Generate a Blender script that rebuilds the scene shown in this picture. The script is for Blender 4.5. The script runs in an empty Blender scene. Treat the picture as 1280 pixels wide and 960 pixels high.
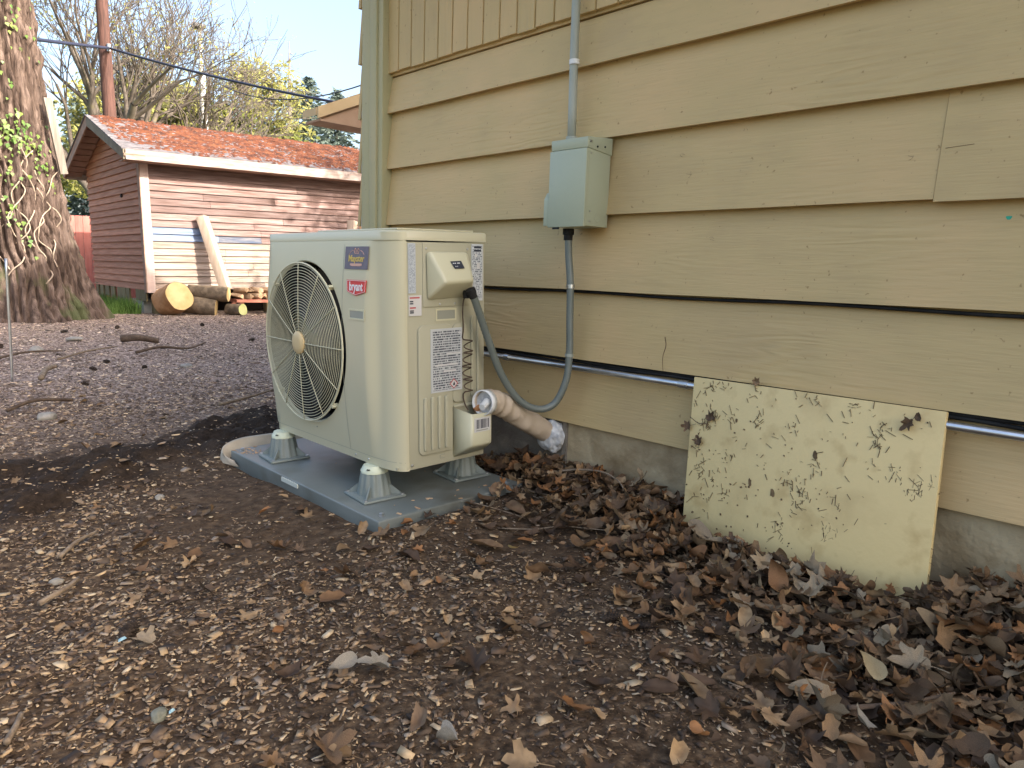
import bpy, bmesh, math, random
import numpy as np
from mathutils import Vector, Matrix, Euler, noise

random.seed(7)
rng = np.random.default_rng(7)
PI = math.pi
scene = bpy.context.scene
COL = scene.collection

# ------------------------------------------------------------------ camera
cam_d = bpy.data.cameras.new('camera')
cam_d.sensor_fit = 'HORIZONTAL'
cam_d.sensor_width = 36.0
cam_d.lens = 36.0 * 914.1 / 1280.0
cam_d.clip_start = 0.02
cam_d.clip_end = 2000
cam = bpy.data.objects.new('camera', cam_d)
COL.objects.link(cam)
CAM_Z = 0.85
cam.matrix_world = (Matrix.Translation((0, 0, CAM_Z)) @ Matrix.Rotation(math.radians(-43.47), 4, 'Z')
                    @ Matrix.Rotation(math.radians(90 - 8.40), 4, 'X') @ Matrix.Rotation(math.radians(1.985), 4, 'Z'))
scene.camera = cam

# ------------------------------------------------------------------ sky, sun, exposure
SUN_AZ, SUN_EL = math.radians(158.0), math.radians(31.0)
world = bpy.data.worlds.new('World')
scene.world = world
world.use_nodes = True
wn = world.node_tree
sky = wn.nodes.new('ShaderNodeTexSky')
sky.sky_type = 'NISHITA'
sky.sun_disc = False
sky.sun_elevation = SUN_EL
sky.sun_rotation = SUN_AZ
sky.air_density = 1.0
sky.dust_density = 6.0
sky.ozone_density = 1.0
bgn = wn.nodes['Background']
bgn.inputs['Strength'].default_value = 0.15
wn.links.new(sky.outputs['Color'], bgn.inputs['Color'])
sd = bpy.data.lights.new('sun', 'SUN')
sd.energy = 2.7
sd.angle = math.radians(0.6)
sd.color = (1.0, 0.93, 0.82)
sun = bpy.data.objects.new('sun', sd)
COL.objects.link(sun)
S = Vector((math.sin(SUN_AZ) * math.cos(SUN_EL), math.cos(SUN_AZ) * math.cos(SUN_EL), math.sin(SUN_EL)))
sun.rotation_euler = S.to_track_quat('Z', 'Y').to_euler()
sun.location = S * 40
vs = scene.view_settings
vs.view_transform = 'Standard'
vs.look = 'None'
vs.gamma = 1.0
vs.exposure = 1.9
scene.cycles.max_bounces = 7
scene.cycles.diffuse_bounces = 4
vs.use_curve_mapping = False

# ------------------------------------------------------------------ materials
MATS = {}
def mat(name, c1, c2=None, rough=0.7, scale=8.0, stretch=(1, 1, 1), bump=0.0, bscale=None, metal=0.0, detail=6.0,
        lo=0.35, hi=0.65, c3=None, rand=0.0, attr=None, trans=0.0, spec=0.4, bdist=0.01, dirt=None):
    """noise mix of two or three surface colours, optional bump, per-object variation or vertex colour"""
    if name in MATS: return MATS[name]
    m = bpy.data.materials.new(name); m.use_nodes = True
    nt = m.node_tree; N = nt.nodes; L = nt.links
    b = N['Principled BSDF']
    b.inputs['Roughness'].default_value = rough
    b.inputs['Metallic'].default_value = metal
    b.inputs['Specular IOR Level'].default_value = spec
    tc = N.new('ShaderNodeTexCoord'); mp = N.new('ShaderNodeMapping')
    mp.inputs['Scale'].default_value = stretch
    L.new(tc.outputs['Object'], mp.inputs['Vector'])
    col = None
    if attr:
        a = N.new('ShaderNodeAttribute'); a.attribute_name = attr; col = a.outputs['Color']
    if c2 is not None:
        nz = N.new('ShaderNodeTexNoise'); nz.inputs['Scale'].default_value = scale; nz.inputs['Detail'].default_value = min(detail, 5)
        L.new(mp.outputs['Vector'], nz.inputs['Vector'])
        r = N.new('ShaderNodeValToRGB')
        e = r.color_ramp.elements
        e[0].position = lo; e[0].color = (*c1, 1); e[1].position = hi; e[1].color = (*c2, 1)
        if c3 is not None:
            q = e.new(min(1.0, hi + 0.12)); q.color = (*c3, 1)
        L.new(nz.outputs['Fac'], r.inputs['Fac'])
        if col is None: col = r.outputs['Color']
        else:
            mx = N.new('ShaderNodeMix'); mx.data_type = 'RGBA'; mx.blend_type = 'MULTIPLY'; mx.inputs[0].default_value = 1.0
            L.new(col, mx.inputs[6]); L.new(r.outputs['Color'], mx.inputs[7]); col = mx.outputs[2]
    if dirt:
        n5 = N.new('ShaderNodeTexNoise'); n5.inputs['Scale'].default_value = dirt[0]; n5.inputs['Detail'].default_value = 6; L.new(tc.outputs['Object'], n5.inputs['Vector'])
        r5 = ramp_node(N, [(dirt[1], (1, 1, 1)), (dirt[2], dirt[3])]); L.new(n5.outputs['Fac'], r5.inputs['Fac'])
        m5 = N.new('ShaderNodeMix'); m5.data_type = 'RGBA'; m5.blend_type = 'MULTIPLY'; m5.inputs[0].default_value = 1.0
        L.new(col, m5.inputs[6]); L.new(r5.outputs['Color'], m5.inputs[7]); col = m5.outputs[2]
    if col is None:
        b.inputs['Base Color'].default_value = (*c1, 1)
    else:
        if rand > 0:
            oi = N.new('ShaderNodeObjectInfo'); hs = N.new('ShaderNodeHueSaturation')
            mr = N.new('ShaderNodeMapRange'); mr.inputs['To Min'].default_value = 1 - rand; mr.inputs['To Max'].default_value = 1 + rand
            L.new(oi.outputs['Random'], mr.inputs['Value']); L.new(mr.outputs['Result'], hs.inputs['Value'])
            L.new(col, hs.inputs['Color']); col = hs.outputs['Color']
        L.new(col, b.inputs['Base Color'])
    if bump > 0:
        n2 = N.new('ShaderNodeTexNoise'); n2.inputs['Scale'].default_value = bscale or scale * 3; n2.inputs['Detail'].default_value = 4
        L.new(mp.outputs['Vector'], n2.inputs['Vector'])
        bp = N.new('ShaderNodeBump'); bp.inputs['Strength'].default_value = bump; bp.inputs['Distance'].default_value = bdist
        L.new(n2.outputs['Fac'], bp.inputs['Height']); L.new(bp.outputs['Normal'], b.inputs['Normal'])
    if trans > 0:
        tr = N.new('ShaderNodeBsdfTranslucent'); ms = N.new('ShaderNodeMixShader'); ms.inputs[0].default_value = trans
        if col is not None: L.new(col, tr.inputs['Color'])
        else: tr.inputs['Color'].default_value = (*c1, 1)
        L.new(b.outputs[0], ms.inputs[1]); L.new(tr.outputs[0], ms.inputs[2])
        L.new(ms.outputs[0], N['Material Output'].inputs['Surface'])
    MATS[name] = m
    return m

def ramp_node(N, stops):
    r = N.new('ShaderNodeValToRGB'); e = r.color_ramp.elements
    e[0].position, e[0].color = stops[0][0], (*stops[0][1], 1)
    e[1].position, e[1].color = stops[-1][0], (*stops[-1][1], 1)
    for p, c in stops[1:-1]:
        q = e.new(p); q.color = (*c, 1)
    return r

def wall_paint(name, base, grain_axis, streak=0.05):
    """old exterior paint over rough-sawn timber: grain relief, faint blotches, little chips and dirt"""
    m = bpy.data.materials.new(name); m.use_nodes = True
    nt = m.node_tree; N = nt.nodes; L = nt.links; b = N['Principled BSDF']
    b.inputs['Roughness'].default_value = 0.62; b.inputs['Specular IOR Level'].default_value = 0.3
    tc = N.new('ShaderNodeTexCoord'); oi = N.new('ShaderNodeObjectInfo')
    off = N.new('ShaderNodeVectorMath'); off.operation = 'MULTIPLY_ADD'
    cm = N.new('ShaderNodeCombineXYZ')
    for k in range(3): L.new(oi.outputs['Random'], cm.inputs[k])
    off.inputs[1].default_value = (7, 13, 5)
    L.new(cm.outputs[0], off.inputs[0]); L.new(tc.outputs['Object'], off.inputs[2])
    def nz(scale, st, det=5, dist=0.0):
        mp = N.new('ShaderNodeMapping'); mp.inputs['Scale'].default_value = st
        L.new(off.outputs[0], mp.inputs['Vector'])
        n = N.new('ShaderNodeTexNoise'); n.inputs['Scale'].default_value = scale; n.inputs['Detail'].default_value = det
        n.inputs['Distortion'].default_value = dist
        L.new(mp.outputs['Vector'], n.inputs['Vector']); return n
    st = [6.0, 6.0, 6.0]; st[grain_axis] = 0.5; st = tuple(st)
    blot = nz(2.2, (1, 1, 1), 6)
    r = ramp_node(N, [(0.28, (base[0] * 0.84, base[1] * 0.86, base[2] * 0.88)), (0.45, (base[0] * 0.94, base[1] * 0.97, base[2] * 0.95)), (0.58, base), (0.74, (base[0] * 1.10, base[1] * 1.06, base[2] * 1.06))])
    L.new(blot.outputs['Fac'], r.inputs['Fac'])
    # dirt specks
    sp = nz(60, (1, 1, 1), 2); r2 = ramp_node(N, [(0.70, (1, 1, 1)), (0.76, (0.55, 0.5, 0.42))])
    L.new(sp.outputs['Fac'], r2.inputs['Fac'])
    mx = N.new('ShaderNodeMix'); mx.data_type = 'RGBA'; mx.blend_type = 'MULTIPLY'; mx.inputs[0].default_value = 0.8
    L.new(r.outputs['Color'], mx.inputs[6]); L.new(r2.outputs['Color'], mx.inputs[7])
    # short grain streaks
    sk = nz(9, st, 6, 0.6); r3 = ramp_node(N, [(0.30, (1 - streak,) * 3), (0.48, (1, 1, 1))])
    L.new(sk.outputs['Fac'], r3.inputs['Fac'])
    mx2 = N.new('ShaderNodeMix'); mx2.data_type = 'RGBA'; mx2.blend_type = 'MULTIPLY'; mx2.inputs[0].default_value = 1
    L.new(mx.outputs[2], mx2.inputs[6]); L.new(r3.outputs['Color'], mx2.inputs[7])
    L.new(mx2.outputs[2], b.inputs['Base Color'])
    # cathedral grain relief
    wv = N.new('ShaderNodeTexNoise'); mp = N.new('ShaderNodeMapping')
    s2 = [3.0, 3.0, 3.0]; s2[grain_axis] = 0.35; mp.inputs['Scale'].default_value = s2
    L.new(off.outputs[0], mp.inputs['Vector']); L.new(mp.outputs['Vector'], wv.inputs['Vector'])
    wv.inputs['Scale'].default_value = 2.2; wv.inputs['Detail'].default_value = 3
    mm = N.new('ShaderNodeMath'); mm.operation = 'MULTIPLY'; mm.inputs[1].default_value = 90
    L.new(wv.outputs['Fac'], mm.inputs[0])
    sn = N.new('ShaderNodeMath'); sn.operation = 'SINE'; L.new(mm.outputs[0], sn.inputs[0])
    msk = nz(1.6, (1, 1, 1), 3); r4 = ramp_node(N, [(0.48, (0, 0, 0)), (0.66, (1, 1, 1))]); L.new(msk.outputs['Fac'], r4.inputs['Fac'])
    gm = N.new('ShaderNodeMath'); gm.operation = 'MULTIPLY'; L.new(sn.outputs[0], gm.inputs[0]); L.new(r4.outputs['Color'], gm.inputs[1])
    ad = N.new('ShaderNodeMath'); ad.operation = 'MULTIPLY_ADD'; ad.inputs[1].default_value = 2.0
    fine = nz(22, st, 6); L.new(fine.outputs['Fac'], ad.inputs[0]); L.new(gm.outputs[0], ad.inputs[2])
    bp = N.new('ShaderNodeBump'); bp.inputs['Strength'].default_value = 0.45; bp.inputs['Distance'].default_value = 0.0016
    L.new(ad.outputs[0], bp.inputs['Height']); L.new(bp.outputs['Normal'], b.inputs['Normal'])
    MATS[name] = m
    return m

def print_mat(name, paper, ink, rows, cells, density=0.5):
    """small print too fine to read: rows of broken ink marks on paper (flat print)"""
    m = bpy.data.materials.new(name); m.use_nodes = True
    nt = m.node_tree; N = nt.nodes; L = nt.links; b = N['Principled BSDF']
    b.inputs['Roughness'].default_value = 0.45
    tc = N.new('ShaderNodeTexCoord'); sep = N.new('ShaderNodeSeparateXYZ'); L.new(tc.outputs['Generated'], sep.inputs[0])
    mu = N.new('ShaderNodeMath'); mu.operation = 'MULTIPLY'; mu.inputs[1].default_value = rows; L.new(sep.outputs['Z'], mu.inputs[0])
    fr = N.new('ShaderNodeMath'); fr.operation = 'FRACT'; L.new(mu.outputs[0], fr.inputs[0])
    g1 = N.new('ShaderNodeMath'); g1.operation = 'GREATER_THAN'; g1.inputs[1].default_value = 0.42; L.new(fr.outputs[0], g1.inputs[0])
    fl = N.new('ShaderNodeMath'); fl.operation = 'FLOOR'; L.new(mu.outputs[0], fl.inputs[0])
    cx = N.new('ShaderNodeMath'); cx.operation = 'MULTIPLY'; cx.inputs[1].default_value = cells; L.new(sep.outputs['X'], cx.inputs[0])
    cb = N.new('ShaderNodeCombineXYZ'); L.new(cx.outputs[0], cb.inputs[0])
    ml = N.new('ShaderNodeMath'); ml.operation = 'MULTIPLY'; ml.inputs[1].default_value = 7.31; L.new(fl.outputs[0], ml.inputs[0]); L.new(ml.outputs[0], cb.inputs[1])
    nz = N.new('ShaderNodeTexNoise'); nz.inputs['Scale'].default_value = 1.0; nz.inputs['Detail'].default_value = 1; L.new(cb.outputs[0], nz.inputs['Vector'])
    g2 = N.new('ShaderNodeMath'); g2.operation = 'LESS_THAN'; g2.inputs[1].default_value = density; L.new(nz.outputs['Fac'], g2.inputs[0])
    mul = N.new('ShaderNodeMath'); mul.operation = 'MULTIPLY'; L.new(g1.outputs[0], mul.inputs[0]); L.new(g2.outputs[0], mul.inputs[1])
    # margins
    def inside(s, a):
        x = N.new('ShaderNodeMath'); x.operation = 'SUBTRACT'; x.inputs[1].default_value = 0.5; L.new(sep.outputs[s], x.inputs[0])
        y = N.new('ShaderNodeMath'); y.operation = 'ABSOLUTE'; L.new(x.outputs[0], y.inputs[0])
        z = N.new('ShaderNodeMath'); z.operation = 'LESS_THAN'; z.inputs[1].default_value = a; L.new(y.outputs[0], z.inputs[0]); return z
    a1 = inside('X', 0.44); a2 = inside('Z', 0.47)
    m2 = N.new('ShaderNodeMath'); m2.operation = 'MULTIPLY'; L.new(a1.outputs[0], m2.inputs[0]); L.new(a2.outputs[0], m2.inputs[1])
    m3 = N.new('ShaderNodeMath'); m3.operation = 'MULTIPLY'; L.new(m2.outputs[0], m3.inputs[0]); L.new(mul.outputs[0], m3.inputs[1])
    mx = N.new('ShaderNodeMix'); mx.data_type = 'RGBA'; L.new(m3.outputs[0], mx.inputs[0])
    mx.inputs[6].default_value = (*paper, 1); mx.inputs[7].default_value = (*ink, 1)
    L.new(mx.outputs[2], b.inputs['Base Color'])
    MATS[name] = m
    return m

WALL = (0.545, 0.388, 0.185)
wall_paint('wall_paint', WALL, 1)
wall_paint('wall_paint_upright', WALL, 2)
wall_paint('trim_paint', (0.42, 0.375, 0.215), 2, 0.03)
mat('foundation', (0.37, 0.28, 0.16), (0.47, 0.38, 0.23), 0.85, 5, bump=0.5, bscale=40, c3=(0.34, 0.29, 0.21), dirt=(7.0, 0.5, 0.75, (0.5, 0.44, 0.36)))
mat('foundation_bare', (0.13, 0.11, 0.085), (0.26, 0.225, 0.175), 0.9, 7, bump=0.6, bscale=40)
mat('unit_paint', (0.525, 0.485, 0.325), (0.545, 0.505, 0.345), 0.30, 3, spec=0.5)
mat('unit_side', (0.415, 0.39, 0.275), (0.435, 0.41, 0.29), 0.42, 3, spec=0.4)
mat('unit_plastic', (0.56, 0.525, 0.35), (0.58, 0.545, 0.37), 0.38, 4, spec=0.5)
mat('unit_dark', (0.012, 0.012, 0.012), rough=0.8)
mat('fan_black', (0.015, 0.015, 0.016), rough=0.5)
mat('hub_tan', (0.58, 0.44, 0.23), rough=0.45)
mat('recess_grey', (0.30, 0.30, 0.24), rough=0.5)
mat('steel', (0.55, 0.56, 0.56), (0.45, 0.46, 0.46), 0.35, 20, metal=0.9)
mat('zinc_tube', (0.62, 0.64, 0.66), (0.48, 0.50, 0.52), 0.30, 12, metal=0.95)
mat('pad_grey', (0.14, 0.155, 0.14), (0.18, 0.195, 0.178), 0.42, 4, bump=0.12, bscale=30, spec=0.5, bdist=0.003, dirt=(6.0, 0.5, 0.75, (0.62, 0.54, 0.45)))
mat('pad_label', (0.55, 0.56, 0.48), rough=0.6)
mat('riser_grey', (0.17, 0.195, 0.175), (0.21, 0.235, 0.215), 0.42, 10, spec=0.5)
mat('riser_cap', (0.55, 0.58, 0.42), (0.60, 0.62, 0.46), 0.5, 8)
mat('box_grey', (0.36, 0.385, 0.272), (0.38, 0.405, 0.29), 0.42, 4, bump=0.05, bscale=60, spec=0.45)
mat('pvc_grey', (0.30, 0.318, 0.265), (0.34, 0.358, 0.305), 0.45, 6)
mat('whip_grey', (0.13, 0.148, 0.128), (0.16, 0.178, 0.156), 0.42, 10, spec=0.5)
mat('black_rubber', (0.012, 0.012, 0.012), (0.025, 0.024, 0.023), 0.75, 12, spec=0.2)
mat('sleeve', (0.50, 0.40, 0.29), (0.60, 0.49, 0.37), 0.5, 9, bump=0.2, bscale=14)
mat('white_pvc', (0.72, 0.72, 0.69), (0.64, 0.64, 0.61), 0.5, 10)
mat('foam', (0.66, 0.66, 0.64), (0.42, 0.43, 0.44), 0.8, 40, bump=0.8, bscale=50)
mat('copper', (0.55, 0.27, 0.12), (0.35, 0.17, 0.08), 0.4, 14, metal=0.7)
mat('red_badge', (0.60, 0.025, 0.03), rough=0.35)
mat('white_print', (0.78, 0.77, 0.74), rough=0.45)
mat('sticker', (0.115, 0.095, 0.125), (0.14, 0.12, 0.15), 0.45, 30)
mat('gold_print', (0.62, 0.44, 0.08), rough=0.5)
mat('pink_print', (0.62, 0.34, 0.25), rough=0.5)
mat('ink', (0.03, 0.035, 0.05), rough=0.5)
mat('red_ink', (0.45, 0.05, 0.05), rough=0.5)
print_mat('label_print_big', (0.52, 0.53, 0.52), (0.06, 0.065, 0.08), 26, 42, 0.56)
print_mat('label_print_side', (0.58, 0.60, 0.60), (0.10, 0.11, 0.14), 34, 14, 0.50)
print_mat('label_print_strip', (0.50, 0.53, 0.55), (0.22, 0.25, 0.30), 60, 6, 0.50)
mat('label_white', (0.62, 0.60, 0.57), rough=0.5)
mat('panel_cream', (0.56, 0.415, 0.185), (0.665, 0.51, 0.235), 0.5, 4.5, bump=0.1, bscale=60, lo=0.30, hi=0.46, dirt=(11.0, 0.55, 0.78, (0.66, 0.58, 0.48)))
mat('needle_brown', (0.06, 0.036, 0.016), (0.17, 0.11, 0.05), 0.8, 30)
mat('stone_pale', (0.22, 0.20, 0.165), (0.32, 0.295, 0.25), 0.8, 30, bump=0.3)
mat('stone_green', (0.13, 0.13, 0.095), (0.21, 0.205, 0.155), 0.8, 40, bump=0.4)
mat('stick', (0.16, 0.115, 0.075), (0.27, 0.205, 0.14), 0.85, 40, bump=0.4)
mat('stick_dark', (0.07, 0.045, 0.03), (0.13, 0.09, 0.06), 0.9, 30, bump=0.6)
mat('cone_dark', (0.025, 0.016, 0.011), (0.06, 0.04, 0.026), 0.8, 50)
mat('edging', (0.38, 0.31, 0.22), (0.50, 0.42, 0.31), 0.6, 12, bump=0.3)
mat('paper_blue', (0.25, 0.40, 0.45), rough=0.6)
mat('green_paint', (0.02, 0.32, 0.20), rough=0.5)
mat('shed_front', (0.145, 0.088, 0.074), (0.26, 0.18, 0.165), 0.8, 5, stretch=(0.4, 4, 6), bump=0.5, bscale=14, rand=0.28, c3=(0.24, 0.19, 0.18))
mat('shed_low', (0.24, 0.175, 0.14), (0.38, 0.31, 0.26), 0.8, 5, stretch=(0.4, 4, 6), bump=0.5, bscale=14, rand=0.2)
mat('shed_gable', (0.34, 0.15, 0.085), (0.45, 0.225, 0.14), 0.8, 5, stretch=(4, 0.4, 6), bump=0.5, bscale=14, rand=0.14)
mat('shed_blue', (0.12, 0.17, 0.28), (0.22, 0.27, 0.37), 0.7, 6, stretch=(0.5, 4, 6), bump=0.3)
mat('shed_blue_dark', (0.05, 0.07, 0.12), (0.17, 0.165, 0.18), 0.7, 6, stretch=(0.6, 4, 6), bump=0.3)
mat('shed_trim', (0.46, 0.34, 0.30), (0.54, 0.43, 0.39), 0.7, 6, stretch=(3, 3, 0.5), bump=0.3)
mat('shed_fascia', (0.26, 0.20, 0.17), (0.40, 0.33, 0.30), 0.8, 7, stretch=(0.6, 4, 3), bump=0.4, c3=(0.16, 0.11, 0.09))
mat('shed_rake', (0.26, 0.155, 0.11), (0.33, 0.22, 0.165), 0.8, 6, bump=0.3)
mat('shed_rake_grey', (0.17, 0.145, 0.10), (0.22, 0.19, 0.14), 0.8, 6, bump=0.3)
mat('shingle', (0.11, 0.10, 0.105), (0.19, 0.175, 0.185), 0.9, 9, bump=0.4, rand=0.15)
mat('roof_moss', (0.065, 0.024, 0.014), (0.155, 0.046, 0.018), 0.9, 7, c3=(0.18, 0.075, 0.034), lo=0.38, hi=0.56)
mat('post_green', (0.16, 0.13, 0.06), (0.25, 0.20, 0.11), 0.85, 6, stretch=(3, 3, 0.5), bump=0.4, rand=0.2)
mat('block', (0.36, 0.35, 0.32), (0.44, 0.43, 0.40), 0.9, 12, bump=0.3)
mat('void', (0.02, 0.017, 0.015), rough=0.9)
mat('log_end', (0.52, 0.36, 0.14), (0.66, 0.50, 0.24), 0.7, 5, bump=0.3, bscale=25)
mat('log_bark', (0.10, 0.075, 0.05), (0.20, 0.15, 0.10), 0.9, 12, bump=0.9, bscale=25)
mat('log_bark_orange', (0.30, 0.16, 0.07), (0.42, 0.24, 0.12), 0.85, 10, bump=0.6, bscale=25)
mat('log_lime', (0.46, 0.50, 0.14), (0.58, 0.58, 0.26), 0.7, 8)
mat('firewood', (0.36, 0.22, 0.12), (0.52, 0.36, 0.22), 0.8, 9, bump=0.4, rand=0.25)
mat('pallet_red', (0.26, 0.09, 0.06), (0.34, 0.14, 0.09), 0.8, 9)
mat('beam', (0.42, 0.32, 0.24), (0.52, 0.41, 0.32), 0.7, 6, stretch=(3, 3, 0.6), bump=0.2)
mat('plank_grey', (0.17, 0.14, 0.115), (0.26, 0.22, 0.185), 0.8, 6, stretch=(4, 4, 0.5), bump=0.4)
mat('fence_red', (0.36, 0.105, 0.085), (0.44, 0.16, 0.13), 0.75, 5, stretch=(3, 3, 0.5), bump=0.2, rand=0.12)
mat('pole_brown', (0.055, 0.026, 0.021), (0.105, 0.05, 0.04), 0.85, 7, stretch=(4, 4, 0.3), bump=0.6)
mat('pole_white', (0.62, 0.63, 0.64), (0.54, 0.55, 0.57), 0.5, 6)
mat('lamp_dark', (0.06, 0.06, 0.065), rough=0.5)
mat('wire', (0.02, 0.024, 0.05), rough=0.6)
mat('twig_bark', (0.085, 0.07, 0.06), (0.15, 0.125, 0.105), 0.9, 3, bump=0.4, c3=(0.19, 0.165, 0.08))
mat('bark_grey', (0.13, 0.11, 0.10), (0.20, 0.175, 0.155), 0.9, 3, bump=0.5)
mat('leaf_yellow', (0.20, 0.205, 0.055), (0.29, 0.28, 0.085), 0.7, 0.6, trans=0.35)
mat('leaf_spring', (0.11, 0.145, 0.025), (0.19, 0.20, 0.04), 0.7, 0.6, trans=0.35)
mat('needle_green', (0.05, 0.085, 0.05), (0.085, 0.125, 0.075), 0.8, 0.5, trans=0.2)
mat('needle_hazy', (0.08, 0.115, 0.10), (0.13, 0.165, 0.145), 0.8, 0.5, trans=0.2)  # distance haze put into the needle colour: paler and bluer
mat('ivy_leaf', (0.07, 0.15, 0.03), (0.20, 0.27, 0.06), 0.45, 6, trans=0.2, c3=(0.36, 0.36, 0.10))
mat('vine', (0.30, 0.23, 0.17), (0.40, 0.32, 0.25), 0.85, 14)
mat('grass_blade', (0.07, 0.15, 0.025), (0.13, 0.22, 0.045), 0.7, 4, trans=0.25)
mat('eave_paint', (0.50, 0.36, 0.19), (0.55, 0.41, 0.23), 0.6, 5)
mat('eave_under', (0.34, 0.22, 0.14), (0.40, 0.27, 0.18), 0.7, 5)
mat('house_roof', (0.05, 0.048, 0.045), (0.09, 0.085, 0.08), 0.9, 12, bump=0.4)
mat('chip', (1.0, 1.0, 1.0), (0.72, 0.68, 0.64), 0.8, 60, attr='tint')
mat('leaf_stuff', (1.0, 1.0, 1.0), (0.62, 0.58, 0.55), 0.72, 40, attr='tint')
for i, (a, bb) in enumerate([((0.11, 0.06, 0.026), (0.20, 0.115, 0.054)), ((0.17, 0.098, 0.045), (0.28, 0.172, 0.083)),
                             ((0.21, 0.092, 0.032), (0.33, 0.165, 0.066)), ((0.06, 0.035, 0.018), (0.13, 0.078, 0.04)),
                             ((0.21, 0.15, 0.088), (0.31, 0.235, 0.145))]):
    mat('dead_leaf_%d' % i, a, bb, 0.7, 45, bump=0.3, bscale=70, rand=0.2)
mat('leaf_pale', (0.34, 0.26, 0.14), (0.46, 0.37, 0.215), 0.65, 40, bump=0.3, trans=0.15)
mat('leaf_silver', (0.20, 0.175, 0.135), (0.34, 0.305, 0.245), 0.65, 40, bump=0.3, trans=0.1)
mat('leaf_gold', (0.50, 0.34, 0.12), (0.58, 0.42, 0.19), 0.65, 40, trans=0.15)

def bark_material():
    m = bpy.data.materials.new('fir_bark'); m.use_nodes = True
    nt = m.node_tree; N = nt.nodes; L = nt.links; b = N['Principled BSDF']
    b.inputs['Roughness'].default_value = 0.9; b.inputs['Specular IOR Level'].default_value = 0.2
    tc = N.new('ShaderNodeTexCoord'); mp = N.new('ShaderNodeMapping'); mp.inputs['Scale'].default_value = (9, 9, 1.6)
    L.new(tc.outputs['Object'], mp.inputs['Vector'])
    n = N.new('ShaderNodeTexNoise'); n.inputs['Scale'].default_value = 1.6; n.inputs['Detail'].default_value = 8; L.new(mp.outputs['Vector'], n.inputs['Vector'])
    r = ramp_node(N, [(0.32, (0.036, 0.024, 0.019)), (0.5, (0.10, 0.069, 0.055)), (0.68, (0.175, 0.128, 0.106))]); L.new(n.outputs['Fac'], r.inputs['Fac'])
    # moss near the foot of the trunk and in patches
    n2 = N.new('ShaderNodeTexNoise'); n2.inputs['Scale'].default_value = 2.6; n2.inputs['Detail'].default_value = 6; L.new(tc.outputs['Object'], n2.inputs['Vector'])
    sep = N.new('ShaderNodeSeparateXYZ'); L.new(tc.outputs['Object'], sep.inputs[0])
    mr = N.new('ShaderNodeMapRange'); mr.inputs['From Min'].default_value = 0.0; mr.inputs['From Max'].default_value = 1.5
    mr.inputs['To Min'].default_value = 0.07; mr.inputs['To Max'].default_value = -0.12; L.new(sep.outputs['Z'], mr.inputs['Value'])
    ad = N.new('ShaderNodeMath'); L.new(n2.outputs['Fac'], ad.inputs[0]); L.new(mr.outputs['Result'], ad.inputs[1])
    r2 = ramp_node(N, [(0.56, (0, 0, 0)), (0.70, (1, 1, 1))]); L.new(ad.outputs[0], r2.inputs['Fac'])
    mx = N.new('ShaderNodeMix'); mx.data_type = 'RGBA'; L.new(r2.outputs['Color'], mx.inputs[0]); L.new(r.outputs['Color'], mx.inputs[6])
    mx.inputs[7].default_value = (0.085, 0.095, 0.045, 1)
    L.new(mx.outputs[2], b.inputs['Base Color'])
    n3 = N.new('ShaderNodeTexNoise'); n3.inputs['Scale'].default_value = 5; n3.inputs['Detail'].default_value = 8; L.new(mp.outputs['Vector'], n3.inputs['Vector'])
    bp = N.new('ShaderNodeBump'); bp.inputs['Strength'].default_value = 0.9; bp.inputs['Distance'].default_value = 0.03
    L.new(n3.outputs['Fac'], bp.inputs['Height']); L.new(bp.outputs['Normal'], b.inputs['Normal'])
    MATS['fir_bark'] = m
bark_material()

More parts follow.
